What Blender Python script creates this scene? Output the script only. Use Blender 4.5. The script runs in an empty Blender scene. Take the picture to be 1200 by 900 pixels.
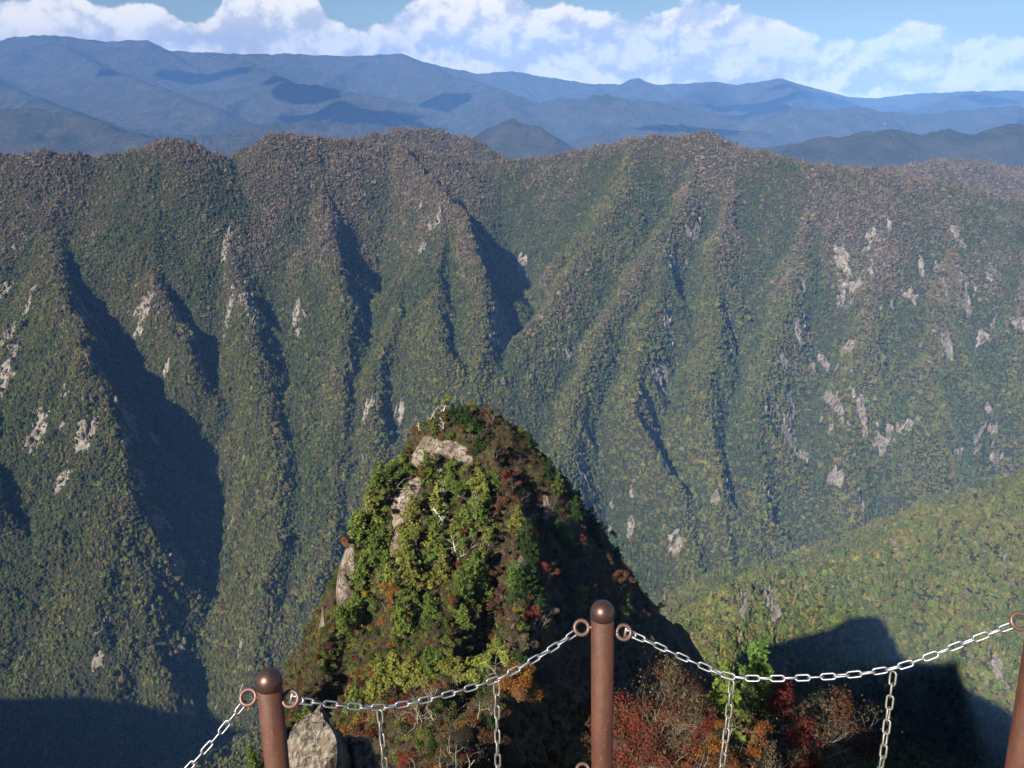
import bpy, bmesh, math, random
import numpy as np
from mathutils import Vector, Matrix, Quaternion

scene = bpy.context.scene
COL = scene.collection
R = math.radians

# ------------------------------------------------------------------ camera
PITCH = 22.0
SP, CP = math.sin(R(PITCH)), math.cos(R(PITCH))
FOC = 933.3                                   # focal length in pixels of the 1200 x 900 photograph
cam_data = bpy.data.cameras.new('camera')
cam = bpy.data.objects.new('camera', cam_data)
COL.objects.link(cam)
cam_data.sensor_width = 36.0
cam_data.lens = 28.0
cam_data.clip_start = 0.05
cam_data.clip_end = 120000.0
cam.location = (0, 0, 0)
cam.rotation_euler = (R(90 - PITCH), 0, 0)
scene.camera = cam

# ------------------------------------------------------------------ light
SUN_EL, SUN_AZ = 35.5, 35.0                   # azimuth: degrees to the left of straight behind the camera
to_sun = Vector((-math.sin(R(SUN_AZ)) * math.cos(R(SUN_EL)), -math.cos(R(SUN_AZ)) * math.cos(R(SUN_EL)), math.sin(R(SUN_EL))))
sun_data = bpy.data.lights.new('sun', 'SUN')
sun_data.energy = 5.0
sun_data.angle = R(0.5)
sun_data.color = (1.0, 0.915, 0.78)
sun = bpy.data.objects.new('sun', sun_data)
COL.objects.link(sun)
sun.rotation_euler = (-to_sun).to_track_quat('-Z', 'Y').to_euler()

vs = scene.view_settings
vs.view_transform = 'Standard'
vs.look = 'None'
vs.exposure = 0.95
vs.gamma = 1.0
vs.use_curve_mapping = False
scene.cycles.use_denoising = True
scene.cycles.max_bounces = 6
scene.cycles.diffuse_bounces = 2
scene.cycles.volume_bounces = 1
scene.cycles.transparent_max_bounces = 8
scene.cycles.caustics_reflective = False
scene.cycles.caustics_refractive = False


# ------------------------------------------------------------------ node helpers
def N(nt, typ, x=0, y=0, **kw):
    n = nt.nodes.new(typ)
    n.location = (x, y)
    for k, v in kw.items():
        setattr(n, k, v)
    return n


def math_node(nt, op, a, b=None, c=None, clamp=False):
    n = nt.nodes.new('ShaderNodeMath')
    n.operation = op
    n.use_clamp = clamp
    for i, v in enumerate((a, b, c)):
        if v is None:
            continue
        if isinstance(v, (int, float)):
            n.inputs[i].default_value = v
        else:
            nt.links.new(v, n.inputs[i])
    return n.outputs[0]


def mix_rgb(nt, fac, a, b, blend='MIX'):
    n = nt.nodes.new('ShaderNodeMix')
    n.data_type = 'RGBA'
    n.blend_type = blend
    for sock, v in ((n.inputs[0], fac), (n.inputs[6], a), (n.inputs[7], b)):
        if isinstance(v, (int, float)):
            sock.default_value = v
        elif isinstance(v, tuple):
            sock.default_value = (v[0], v[1], v[2], 1)
        else:
            nt.links.new(v, sock)
    return n.outputs[2]


def smooth(nt, v, lo, hi):
    n = nt.nodes.new('ShaderNodeMapRange')
    n.interpolation_type = 'SMOOTHSTEP'
    nt.links.new(v, n.inputs[0])
    n.inputs[1].default_value = lo
    n.inputs[2].default_value = hi
    return n.outputs[0]


# ------------------------------------------------------------------ world: sky with a bank of cumulus low over the horizon
world = bpy.data.worlds.new("World")
scene.world = world
world.use_nodes = True
wt = world.node_tree
wt.nodes.clear()
w_out = N(wt, 'ShaderNodeOutputWorld')
sky = N(wt, 'ShaderNodeTexSky')
sky.sky_type = 'NISHITA'
sky.sun_disc = False
sky.sun_elevation = R(SUN_EL)
sky.sun_rotation = math.atan2(to_sun.x, to_sun.y)
sky.altitude = 1500
sky.air_density = 1.0
sky.dust_density = 0.6
sky.ozone_density = 1.2
bg_sky = N(wt, 'ShaderNodeBackground')
bg_sky.inputs[1].default_value = 0.034
wt.links.new(mix_rgb(wt, 1.0, sky.outputs[0], (0.80, 0.96, 1.18), 'MULTIPLY'), bg_sky.inputs[0])
tc = N(wt, 'ShaderNodeTexCoord')
sep = N(wt, 'ShaderNodeSeparateXYZ')
wt.links.new(tc.outputs['Generated'], sep.inputs[0])
az = math_node(wt, 'ARCTAN2', sep.outputs[0], sep.outputs[1])
el = math_node(wt, 'ARCSINE', sep.outputs[2])


def cloud_density(d_az, d_el):
    """fractal cloud thickness at azimuth and elevation shifted a little"""
    a = math_node(wt, 'ADD', az, d_az)
    e = math_node(wt, 'ADD', el, d_el)
    comb = N(wt, 'ShaderNodeCombineXYZ')
    wt.links.new(a, comb.inputs[0])
    wt.links.new(math_node(wt, 'MULTIPLY', e, 1.25), comb.inputs[1])
    comb.inputs[2].default_value = 3.7
    big = N(wt, 'ShaderNodeTexNoise')
    big.noise_dimensions = '2D'
    big.inputs['Scale'].default_value = 12.0
    big.inputs['Detail'].default_value = 11.0
    big.inputs['Roughness'].default_value = 0.60
    big.inputs['Distortion'].default_value = 0.12
    wt.links.new(comb.outputs[0], big.inputs['Vector'])
    return big.outputs['Fac']


def px_az(px):
    return math.atan2((px - 600) / FOC, CP + SP * 0.42)


def py_el(py):
    return R(-PITCH) + math.atan((450 - py) / FOC)


tops = [(-300, 10), (0, 2), (100, 4), (190, 12), (235, 24), (268, 8), (290, -30), (370, -14), (395, 14), (440, 22), (470, 14), (500, -10),
        (590, -12), (640, 0), (700, 10), (760, 14), (800, 2), (850, 2), (900, 12), (950, 28), (1010, 40), (1060, 36), (1120, 34), (1200, 42), (1500, 30)]
fc = N(wt, 'ShaderNodeFloatCurve')
cv = fc.mapping.curves[0]
A0, A1 = px_az(-300), px_az(1500)
for i, (px, py) in enumerate(tops):
    u = (px_az(px) - A0) / (A1 - A0)
    v = (py_el(py) - R(-2)) / R(12)
    if i < 2:
        cv.points[i].location = ((0.0, v) if i == 0 else (1.0, (py_el(30) - R(-2)) / R(12)))
        if i == 1:
            cv.points.new(u, v)
    elif i < len(tops) - 1:
        cv.points.new(u, v)
fc.mapping.update()
wt.links.new(math_node(wt, 'DIVIDE', math_node(wt, 'SUBTRACT', az, A0), A1 - A0, clamp=True), fc.inputs['Value'])
el_top = math_node(wt, 'ADD', math_node(wt, 'MULTIPLY', fc.outputs[0], R(12)), R(-2))
depth = math_node(wt, 'MULTIPLY', math_node(wt, 'SUBTRACT', el_top, el), 1 / R(2.6))      # how far below the cloud tops
depth = math_node(wt, 'MINIMUM', depth, 0.75)
d0 = cloud_density(0.0, 0.0)
d1 = cloud_density(-0.007, 0.013)
cover = smooth(wt, math_node(wt, 'ADD', d0, math_node(wt, 'MULTIPLY', depth, 0.85)), 0.55, 0.67)
lit = smooth(wt, math_node(wt, 'SUBTRACT', d0, d1), -0.10, 0.09)
thick = smooth(wt, d0, 0.40, 0.80)
cloud_col = mix_rgb(wt, lit, (0.58, 0.64, 0.78), (1.05, 1.02, 0.98))  # sunlit and shaded sides of the clouds are painted in
cloud_col = mix_rgb(wt, math_node(wt, 'MULTIPLY', thick, 0.35), cloud_col, (0.95, 0.96, 1.0))
bg_cloud = N(wt, 'ShaderNodeBackground')
wt.links.new(cloud_col, bg_cloud.inputs[0])
bg_cloud.inputs[1].default_value = 0.52
mixw = N(wt, 'ShaderNodeMixShader')
wt.links.new(cover, mixw.inputs[0])
wt.links.new(bg_sky.outputs[0], mixw.inputs[1])
wt.links.new(bg_cloud.outputs[0], mixw.inputs[2])
wt.links.new(mixw.outputs[0], w_out.inputs[0])
world.cycles.sampling_method = 'MANUAL'
world.cycles.sample_map_resolution = 256


# ------------------------------------------------------------------ helpers
def ray(px, py):
    """unit-forward direction through a pixel of the 1200 x 900 photograph, scaled so that its y component is 1"""
    rx, ry = (px - 600) / FOC, (py - 450) / FOC
    fwd = CP - SP * ry
    up = -SP - CP * ry
    return rx / fwd, up / fwd


def P(px, py, Y):
    a, b = ray(px, py)
    return (a * Y, Y, b * Y)


def hash2(ix, iy, seed):
    h = (ix.astype(np.int64) * 374761393 + iy.astype(np.int64) * 668265263 + seed * 1442695041) & 0xFFFFFFFF
    h = ((h ^ (h >> 13)) * 1274126177) & 0xFFFFFFFF
    h = ((h ^ (h >> 16)) * 2246822519) & 0xFFFFFFFF
    return ((h ^ (h >> 15)) & 0xFFFFFF) / float(0xFFFFFF)


def vnoise(x, y, seed=0):
    ix, iy = np.floor(x), np.floor(y)
    fx, fy = x - ix, y - iy
    fx = fx * fx * fx * (fx * (fx * 6 - 15) + 10)
    fy = fy * fy * fy * (fy * (fy * 6 - 15) + 10)
    ix, iy = ix.astype(np.int64), iy.astype(np.int64)
    a, b = hash2(ix, iy, seed), hash2(ix + 1, iy, seed)
    c, d = hash2(ix, iy + 1, seed), hash2(ix + 1, iy + 1, seed)
    return (a + (b - a) * fx) * (1 - fy) + (c + (d - c) * fx) * fy


def fbm(x, y, seed=0, octaves=5, gain=0.5):
    s, amp, tot = 0.0, 1.0, 0.0
    for o in range(octaves):
        s = s + amp * (vnoise(x, y, seed + o * 17) * 2 - 1)
        tot += amp
        x, y, amp = x * 2.03 + 11.7, y * 2.03 - 4.3, amp * gain
    return s / tot


def ridged(x, y, seed=0, octaves=5, gain=0.5):
    s, amp, tot = 0.0, 1.0, 0.0
    for o in range(octaves):
        s = s + amp * (1 - np.abs(vnoise(x, y, seed + o * 31) * 2 - 1))
        tot += amp
        x, y, amp = x * 2.1 + 3.1, y * 2.1 + 8.9, amp * gain
    return s / tot


def ridge_height(X, Y, lines, k=10.0):
    """smooth maximum over ridge lines: each line is (points, slope on its left, slope on its right, crest rounding)"""
    acc = np.full(X.shape, -1e9)
    for pts, sl, sr, rnd in lines:
        best = np.full(X.shape, -1e9)
        for (x0, y0, z0), (x1, y1, z1) in zip(pts[:-1], pts[1:]):
            dx, dy = x1 - x0, y1 - y0
            L2 = dx * dx + dy * dy + 1e-9
            t = np.clip(((X - x0) * dx + (Y - y0) * dy) / L2, 0, 1)
            ex, ey = X - (x0 + t * dx), Y - (y0 + t * dy)
            d = np.sqrt(ex * ex + ey * ey)
            side = (dx * ey - dy * ex) / math.sqrt(L2) / (d + 1e-6)            # +1 left of the direction of travel
            s = sr + (sl - sr) * (0.5 + 0.5 * side)
            z = z0 + t * (z1 - z0) - s * (np.sqrt(d * d + rnd * rnd) - rnd)
            best = np.maximum(best, z)
        hi = np.maximum(acc, best)
        acc = np.where(np.abs(acc - best) > 8 * k, hi, hi + k * np.log1p(np.exp(-np.abs(acc - best) / k)))
    return acc


def add_ribs(acc, X, Y, lines, k, reach):
    """the same smooth maximum, each short rib worked out only near itself"""
    for line in lines:
        p = np.array(line[0])
        m = (X > p[:, 0].min() - reach) & (X < p[:, 0].max() + reach) & (Y > p[:, 1].min() - reach) & (Y < p[:, 1].max() + reach)
        rows, cols = np.nonzero(m.any(1))[0], np.nonzero(m.any(0))[0]
        if not len(rows):
            continue
        w = (slice(rows[0], rows[-1] + 1), slice(cols[0], cols[-1] + 1))
        h = ridge_height(X[w], Y[w], [line], k)
        a = acc[w]
        acc[w] = np.where(np.abs(a - h) > 8 * k, np.maximum(a, h), np.maximum(a, h) + k * np.log1p(np.exp(-np.abs(a - h) / k)))
    return acc


def branch_ribs(lines, r, gap, length, drop, slope, rnd, sink=4.0):
    """side ribs that leave a crest left and right and run down, as on any worn mountain"""
    out = []
    for pts, sl, sr, _ in lines:
        p = np.array(pts)
        seg = np.linalg.norm(np.diff(p[:, :2], axis=0), axis=1)
        s = np.concatenate([[0], np.cumsum(seg)])
        side = 1 if r.random() < 0.5 else -1
        q = gap * r.uniform(0.3, 1.0)
        while q < s[-1] - 0.3 * gap:
            c = np.array([np.interp(q, s, p[:, i]) for i in range(3)])
            i = min(np.searchsorted(s, q), len(p) - 1)
            t = p[i] - p[i - 1]
            t = t / (np.linalg.norm(t[:2]) + 1e-9)
            down = -1.0 if t[2] > 0 else 1.0
            n_ = np.array((-t[1], t[0], 0)) * side
            d = n_ * r.uniform(0.75, 1.0) + np.array((t[0], t[1], 0)) * down * r.uniform(0.3, 0.9)
            d /= np.linalg.norm(d)
            L = length * r.uniform(0.6, 1.3)
            rib = [tuple(c - (0, 0, sink))]
            z, here = c[2] - sink, c.copy()
            for k in range(3):
                d = d + r.normal(size=3) * np.array((0.18, 0.18, 0))
                here = here + d * L / 3
                z -= drop * L / 3 * r.uniform(0.75, 1.2)
                rib.append((here[0], here[1], z))
            out.append((rib, slope * r.uniform(0.85, 1.25), slope * r.uniform(0.85, 1.25), rnd))
            side = -side
            q += gap * r.uniform(0.55, 1.3)
    return out


def mesh_np(name, verts, faces, smooth_shade=True):
    """mesh from an (n, 3) array and an (m, 3 or 4) index array"""
    me = bpy.data.meshes.new(name)
    v = np.ascontiguousarray(verts, dtype=np.float32)
    f = np.ascontiguousarray(faces, dtype=np.int32)
    me.vertices.add(len(v))
    me.vertices.foreach_set('co', v.ravel())
    if len(f):
        k = f.shape[1]
        me.loops.add(f.size)
        me.loops.foreach_set('vertex_index', f.ravel())
        me.polygons.add(len(f))
        me.polygons.foreach_set('loop_start', np.arange(0, f.size, k, dtype=np.int32))
        me.polygons.foreach_set('loop_total', np.full(len(f), k, dtype=np.int32))
        me.polygons.foreach_set('use_smooth', np.full(len(f), smooth_shade))
    me.update(calc_edges=True)
    return me


def grid_mesh(name, X, Y, Z):
    ny, nx = X.shape
    idx = np.arange(nx * ny).reshape(ny, nx)
    f = np.stack([idx[:-1, :-1], idx[:-1, 1:], idx[1:, 1:], idx[1:, :-1]], -1).reshape(-1, 4)
    return mesh_np(name, np.stack([X, Y, Z], -1).reshape(-1, 3), f)


def set_attr(me, name, values, typ='FLOAT'):
    a = me.attributes.new(name, typ, 'POINT')
    if typ == 'FLOAT':
        a.data.foreach_set('value', np.ascontiguousarray(values, dtype=np.float32).ravel())
    elif typ == 'INT':
        a.data.foreach_set('value', np.ascontiguousarray(values, dtype=np.int32).ravel())
    elif typ == 'FLOAT_VECTOR':
        a.data.foreach_set('vector', np.ascontiguousarray(values, dtype=np.float32).ravel())
    elif typ == 'FLOAT_COLOR':
        c = np.ones((len(values), 4), dtype=np.float32)
        c[:, :3] = values
        a.data.foreach_set('color', c.ravel())


def link(name, me, mat=None, parent=None):
    o = bpy.data.objects.new(name, me)
    COL.objects.link(o)
    if mat is not None:
        me.materials.append(mat)
    if parent is not None:
        o.parent = parent
    return o


def tag(o, label=None, cat=None, group=None, kind=None):
    for k, v in (('label', label), ('category', cat), ('group', group), ('kind', kind)):
        if v:
            o[k] = v
    return o


def empty(name, loc):
    o = bpy.data.objects.new(name, None)
    o.empty_display_size = 0.2
    COL.objects.link(o)
    o.location = loc
    return o


def new_mat(name, rough=0.9, spec=0.2):
    m = bpy.data.materials.new(name)
    m.use_nodes = True
    nt = m.node_tree
    b = nt.nodes['Principled BSDF']
    b.inputs['Roughness'].default_value = rough
    b.inputs['Specular IOR Level'].default_value = spec
    return m, nt, b


def noise_tex(nt, vec, scale, detail=6, rough=0.55, distort=0.0):
    n = nt.nodes.new('ShaderNodeTexNoise')
    n.inputs['Scale'].default_value = scale
    n.inputs['Detail'].default_value = detail
    n.inputs['Roughness'].default_value = rough
    n.inputs['Distortion'].default_value = distort
    if vec is not None:
        nt.links.new(vec, n.inputs['Vector'])
    return n.outputs['Fac']


def bump(nt, b, height, strength, dist):
    n = nt.nodes.new('ShaderNodeBump')
    n.inputs['Strength'].default_value = strength
    n.inputs['Distance'].default_value = dist
    nt.links.new(height, n.inputs['Height'])
    nt.links.new(n.outputs[0], b.inputs['Normal'])


def ramp(nt, v, stops):
    n = nt.nodes.new('ShaderNodeValToRGB')
    e = n.color_ramp.elements
    while len(e) < len(stops):
        e.new(0.5)
    for q, (p, c) in zip(e, stops):
        q.position = p
        q.color = (c[0], c[1], c[2], 1)
    nt.links.new(v, n.inputs[0])
    return n.outputs[0]
# ------------------------------------------------------------------ the valley opposite: one sheet of terrain
def face_depth(py):
    """distance of the mean far slope behind a picture row"""
    r = -ray(600, py)[1]
    return 1374.0 / (0.62 + r)


def spur(pts, sl=0.95, sr=0.95, rnd=12.0):
    return ([P(px, py, face_depth(py) - prot) for px, py, prot in pts], sl, sr, rnd)


main_crest = [P(*p) for p in [(-420, 205, 1720), (-200, 190, 1740), (0, 182, 1750), (60, 178, 1760), (110, 186, 1780), (165, 176, 1780), (205, 164, 1760),
                              (230, 170, 1780), (257, 196, 1830), (285, 176, 1850), (320, 159, 1850), (380, 164, 1900), (440, 168, 1950), (520, 180, 1980), (580, 192, 2020),
                              (640, 185, 2020), (700, 173, 1980), (760, 160, 1930), (830, 157, 1900), (862, 173, 1880), (900, 183, 1850),
                              (960, 195, 1800), (1020, 199, 1780), (1100, 212, 1750), (1200, 238, 1700), (1400, 255, 1650), (1700, 290, 1600)]]
# points run downhill towards the camera, so the left of travel is the right-hand side in the picture
LINES = [
    (main_crest, 0.62, 0.86, 14.0),
    ([P(*p) for p in [(400, 172, 2300), (440, 160, 2330), (470, 150, 2350), (500, 156, 2370), (535, 160, 2370), (560, 166, 2350), (590, 190, 2330)]], 0.6, 0.7, 12.0),
    ([P(*p) for p in [(1030, 200, 2250), (1080, 192, 2280), (1130, 190, 2300), (1200, 198, 2300), (1350, 210, 2250)]], 0.6, 0.7, 12.0),
    spur([(-200, 192, 0), (-160, 300, 90), (-95, 410, 150), (-35, 490, 175), (0, 570, 170), (28, 640, 145), (60, 720, 105), (90, 820, 75)], 2.4, 1.0),
    spur([(-70, 190, 0), (-50, 280, 40), (-20, 350, 60), (12, 400, 62), (42, 450, 60), (66, 500, 45)], 0.9, 1.0),
    spur([(35, 186, 0), (47, 251, 65), (78, 325, 150), (90, 395, 210), (114, 440, 232), (138, 500, 220), (154, 570, 188), (165, 650, 140), (185, 750, 95), (230, 850, 75)], 2.3, 0.95),
    spur([(132, 455, 150), (160, 500, 125), (195, 545, 110), (220, 595, 92), (228, 650, 72), (235, 730, 55)], 1.8, 1.2, 6.0),
    spur([(205, 172, 0), (188, 240, 45), (180, 290, 90), (186, 340, 118), (205, 385, 118), (222, 430, 100), (245, 480, 60)], 2.3, 1.1),
    spur([(320, 164, 0), (298, 230, 30), (284, 300, 60), (288, 380, 90), (310, 470, 108), (325, 560, 108), (318, 680, 108), (310, 800, 102)], 1.5, 1.3),
    spur([(370, 166, 0), (380, 250, 61), (394, 330, 115), (400, 400, 135), (404, 470, 135), (392, 560, 128), (385, 680, 128), (390, 780, 122)], 2.3, 1.0),
    spur([(470, 172, 0), (500, 200, 35), (520, 216, 77), (545, 252, 147), (562, 305, 189), (566, 360, 196), (556, 420, 182), (545, 480, 165), (530, 560, 147), (520, 660, 126)], 2.6, 1.15),
    spur([(520, 230, 84), (505, 300, 140), (505, 360, 179), (522, 400, 193), (534, 440, 179), (525, 500, 154)], 2.2, 1.2, 8.0),
    spur([(470, 330, 94), (446, 420, 128), (440, 490, 142), (445, 570, 135), (440, 680, 128), (440, 800, 122)], 2.0, 1.0),
    spur([(745, 166, 0), (735, 210, 48), (700, 280, 96), (650, 352, 141), (605, 405, 152), (580, 450, 144), (565, 520, 128), (570, 620, 128), (590, 740, 128)], 1.0, 1.5),
    spur([(830, 162, 0), (800, 230, 60), (745, 330, 105), (700, 400, 135), (668, 470, 150), (650, 560, 147), (640, 660, 142), (650, 780, 135)], 2.0, 1.3),
    spur([(790, 250, 58), (770, 340, 102), (745, 430, 138), (738, 480, 152), (770, 540, 152), (795, 600, 138), (810, 680, 123)], 2.2, 1.2, 8.0),
    spur([(862, 172, 0), (850, 260, 56), (838, 350, 98), (832, 450, 133), (828, 530, 147), (838, 590, 147), (850, 660, 126), (860, 740, 112)], 2.3, 1.2, 8.0),
    spur([(960, 197, 0), (942, 300, 60), (908, 400, 110), (885, 520, 132), (884, 640, 120)], 2.1, 1.3, 8.0),
    spur([(1045, 200, 0), (1035, 290, 50), (1024, 370, 100), (1000, 470, 118), (985, 580, 112)], 2.0, 1.5, 8.0),
    spur([(1110, 214, 0), (1108, 300, 50), (1098, 390, 90), (1078, 480, 95), (1062, 560, 85)], 1.6, 1.3),
    spur([(1200, 228, 0), (1200, 330, 46), (1200, 430, 78), (1195, 540, 78)], 1.6, 1.4),
    spur([(1310, 240, 0), (1310, 340, 35), (1300, 440, 60), (1290, 540, 60)], 1.0, 1.0),
    # the nearer spur at the lower right
    ([P(*p) for p in [(1600, 450, 950), (1400, 500, 860), (1280, 542, 790), (1200, 575, 745), (1110, 612, 705), (1010, 648, 670), (925, 678, 635),
                      (868, 706, 600), (838, 745, 560), (820, 800, 510)]], 0.95, 1.35, 15.0),
    ([P(*p) for p in [(1130, 612, 708), (1120, 680, 640), (1140, 735, 590), (1180, 795, 540), (1200, 850, 500)]], 1.0, 0.9, 15.0),
    ([P(*p) for p in [(1010, 652, 668), (990, 710, 605), (990, 755, 560)]], 0.9, 0.9, 15.0),
    ([P(*p) for p in [(1300, 545, 780), (1290, 635, 690), (1290, 710, 620), (1300, 785, 560)]], 1.0, 0.9, 15.0),
    # the mountain the camera stands on: its crests throw the two big shadows
    ([(6, -8, -22), (34, -60, -16), (95, -150, 6), (200, -300, 40), (350, -520, 60), (600, -900, 90)], 1.5, 1.35, 10.0),
    ([(200, -300, 30), (-200, -440, -30), (-640, -260, 0), (-880, -140, -16), (-1060, -40, -42), (-1210, 60, -150)], 0.9, 0.9, 25.0),
    ([(95, -150, 0), (350, -360, -90), (700, -520, -200), (1200, -400, -260)], 0.8, 0.8, 25.0),
]


N_SPURS = next(i for i, l in enumerate(LINES) if l[3] == 15.0)
rib_rng = np.random.default_rng(77)
RIBS = branch_ribs([l for l in LINES[3:N_SPURS] if l[1] < 1.6], rib_rng, 165.0, 120.0, 0.80, 1.2, 6.0)
# the sheer sides keep their clean shaded walls; only their sunny flanks carry ribs
for l in LINES[3:N_SPURS]:
    if l[1] >= 1.6:
        for rib in branch_ribs([l], rib_rng, 120.0, 110.0, 0.82, 1.25, 6.0):
            p = np.array(rib[0])
            if p[-1, 0] < p[0, 0]:
                RIBS.append(rib)


def axis(a0, a1, fine0, fine1, fine, coarse):
    return np.concatenate([np.arange(a0, fine0, coarse), np.arange(fine0, fine1, fine), np.arange(fine1, a1 + coarse, coarse)])


xs = axis(-2600, 2600, -1350, 1500, 5.5, 30)
ys = axis(-1200, 3000, 440, 2080, 5.5, 30)
GX, GY = np.meshgrid(xs, ys)


def valley_height(X, Y):
    wx = 22 * fbm(X / 170, Y / 170, 3, 4) + 6 * fbm(X / 45, Y / 45, 8, 3)
    wy = 22 * fbm(X / 170, Y / 170, 5, 4) + 6 * fbm(X / 45, Y / 45, 9, 3)
    far = np.clip((Y - 350) / 200, 0, 1)
    Xw, Yw = X + wx * far, Y + wy * far
    z = ridge_height(Xw, Yw, LINES, 6.0)
    z = add_ribs(z, Xw, Yw, RIBS, 4.0, 170.0)
    floor_z = -940 + 60 * fbm(X / 400, Y / 400, 21, 3) + np.clip(Y - 2100, 0, 900) * 0.0
    z = np.maximum(z, floor_z)
    # gullies that run straight down the far face, then broken ground
    g = ridged((X + 0.25 * Y) / 105, Y / 520, 41, 3, 0.55) - 0.62
    g2 = ridged((X - 0.2 * Y) / 46, Y / 260, 47, 3, 0.55) - 0.62
    crest = np.clip((-ridge_height(Xw, Yw, [LINES[0]], 7.0) + z + 0) / 60, 0, 1)     # leave the skyline itself alone
    z = z + far * (26 * g + 12 * g2) * (0.25 + 0.75 * crest)
    z = z + far * 9 * fbm(X / 30, Y / 30, 61, 3)
    return z


GZ = valley_height(GX, GY)
dzy, dzx = np.gradient(GZ, ys, xs)
SLOPE = np.sqrt(dzx ** 2 + dzy ** 2)


def sample_grid(F, x, y):
    i = np.clip(np.searchsorted(xs, x) - 1, 0, len(xs) - 2)
    j = np.clip(np.searchsorted(ys, y) - 1, 0, len(ys) - 2)
    u = np.clip((x - xs[i]) / (xs[i + 1] - xs[i]), 0, 1)
    v = np.clip((y - ys[j]) / (ys[j + 1] - ys[j]), 0, 1)
    return (F[j, i] * (1 - u) + F[j, i + 1] * u) * (1 - v) + (F[j + 1, i] * (1 - u) + F[j + 1, i + 1] * u) * v


def hit_valley(px, py, y0=420.0, y1=2100.0):
    """first point of the far terrain on a sight line"""
    a, b = ray(px, py)
    Y = np.arange(y0, y1, 2.5)
    below = sample_grid(GZ, a * Y, Y) > b * Y
    if not below.any():
        return None
    Yh = Y[np.argmax(below)]
    return np.array((a * Yh, Yh, b * Yh))


# bare rock on the far slopes: (px, py, half width, half height) in photograph pixels, turned into places on the ground
ROCKS = [(22, 285, 7, 14), (6, 400, 9, 22), (10, 445, 9, 26), (4, 345, 6, 12), (58, 495, 14, 16), (38, 520, 11, 20), (98, 512, 10, 18), (75, 560, 7, 16),
         (166, 366, 13, 20), (175, 385, 8, 14), (204, 420, 9, 8), (290, 355, 9, 13), (293, 385, 5, 14), (268, 372, 6, 18), (268, 285, 4, 16), (262, 250, 4, 10),
         (342, 370, 9, 9), (350, 382, 6, 9), (508, 262, 6, 7), (495, 290, 4, 5), (430, 485, 6, 8), (472, 480, 8, 10), (428, 470, 3, 6),
         (610, 308, 5, 5), (670, 418, 6, 7), (986, 303, 7, 14), (1000, 340, 14, 11), (1022, 350, 9, 10), (1020, 285, 6, 12), (990, 325, 5, 10), (1043, 270, 4, 8),
         (1095, 318, 7, 12), (1125, 345, 14, 16), (1135, 330, 8, 14), (1158, 325, 8, 18), (1120, 272, 5, 7), (1128, 287, 4, 6), (1110, 350, 5, 12),
         (994, 405, 5, 16), (985, 435, 3, 20), (978, 470, 3.5, 28), (975, 500, 3, 14), (1000, 468, 8, 14), (1010, 485, 7, 10), (1108, 402, 7, 6), (1095, 390, 3, 18),
         (1070, 497, 8, 6), (1030, 520, 14, 7), (1048, 512, 10, 5), (1180, 380, 5, 12), (1150, 400, 5, 8), (740, 585, 8, 6), (738, 610, 6, 10), (938, 540, 5, 12), (980, 560, 5, 14),
         (880, 712, 26, 12), (905, 700, 12, 10), (1168, 662, 15, 16), (1170, 790, 6, 8),
         (835, 590, 4, 8), (950, 430, 3, 14), (925, 330, 3, 10), (715, 605, 6, 5), (1010, 505, 6, 9), (790, 640, 8, 9), (1065, 350, 4, 9)]
ROCK = np.zeros_like(GZ)
rock_noise = fbm(GX / 15, GY / 45, 71, 4) + 0.6 * fbm(GX / 8, GY / 13, 73, 2)
for px, py, hw, hh in ROCKS:
    h = hit_valley(px, py)
    if h is None:
        continue
    sc = h[1] / FOC * 1.12
    a, b = hit_valley(px, py - hh), hit_valley(px, py + hh)
    ry = 40.0
    if a is not None and b is not None:
        ry = min(max(abs(a[1] - b[1]) / 2, 12), 70)
    q = ((GX - h[0]) / (hw * sc)) ** 2 + ((GY - h[1]) / ry) ** 2
    ROCK = np.maximum(ROCK, np.clip(0.62 - 0.5 * q + 2.1 * rock_noise, 0, 1) * (q < 5.5))
ROCK = np.maximum(ROCK, np.clip((SLOPE - 2.1) / 0.6 + 1.6 * rock_noise, 0, 1) * (SLOPE > 1.9) * (GY > 500))
GZ = GZ + ROCK * (7 * ridged(GX / 14, GY / 14, 77, 3) - 3.5)

me = grid_mesh('terrain', GX, GY, GZ)
set_attr(me, 'rock', ROCK)
m_ground, nt, b = new_mat('forest_floor', 0.95, 0.1)
geo = N(nt, 'ShaderNodeNewGeometry')
at = N(nt, 'ShaderNodeAttribute', attribute_name='rock')
n1 = noise_tex(nt, geo.outputs['Position'], 0.012, 8, 0.6)
n2 = noise_tex(nt, geo.outputs['Position'], 0.16, 8, 0.65)
soil = ramp(nt, n1, [(0.3, (0.022, 0.028, 0.013)), (0.5, (0.036, 0.032, 0.019)), (0.7, (0.032, 0.038, 0.016))])
mp = N(nt, 'ShaderNodeMapping')
mp.inputs['Scale'].default_value = (1, 1, 0.22)
nt.links.new(geo.outputs['Position'], mp.inputs[0])
n3 = noise_tex(nt, mp.outputs[0], 0.22, 9, 0.7)
stone = ramp(nt, n3, [(0.3, (0.07, 0.06, 0.05)), (0.48, (0.20, 0.175, 0.145)), (0.72, (0.40, 0.36, 0.31))])
fac = smooth(nt, math_node(nt, 'ADD', at.outputs['Fac'], math_node(nt, 'MULTIPLY', math_node(nt, 'SUBTRACT', n2, 0.5), 1.3)), 0.40, 0.60)
nt.links.new(mix_rgb(nt, fac, soil, stone), b.inputs['Base Color'])
bump(nt, b, n3, 0.9, 4.0)
terrain = link('terrain', me, m_ground)
tag(terrain, 'steep forested valley sides with gullies and bare rock patches', kind='structure')

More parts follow.
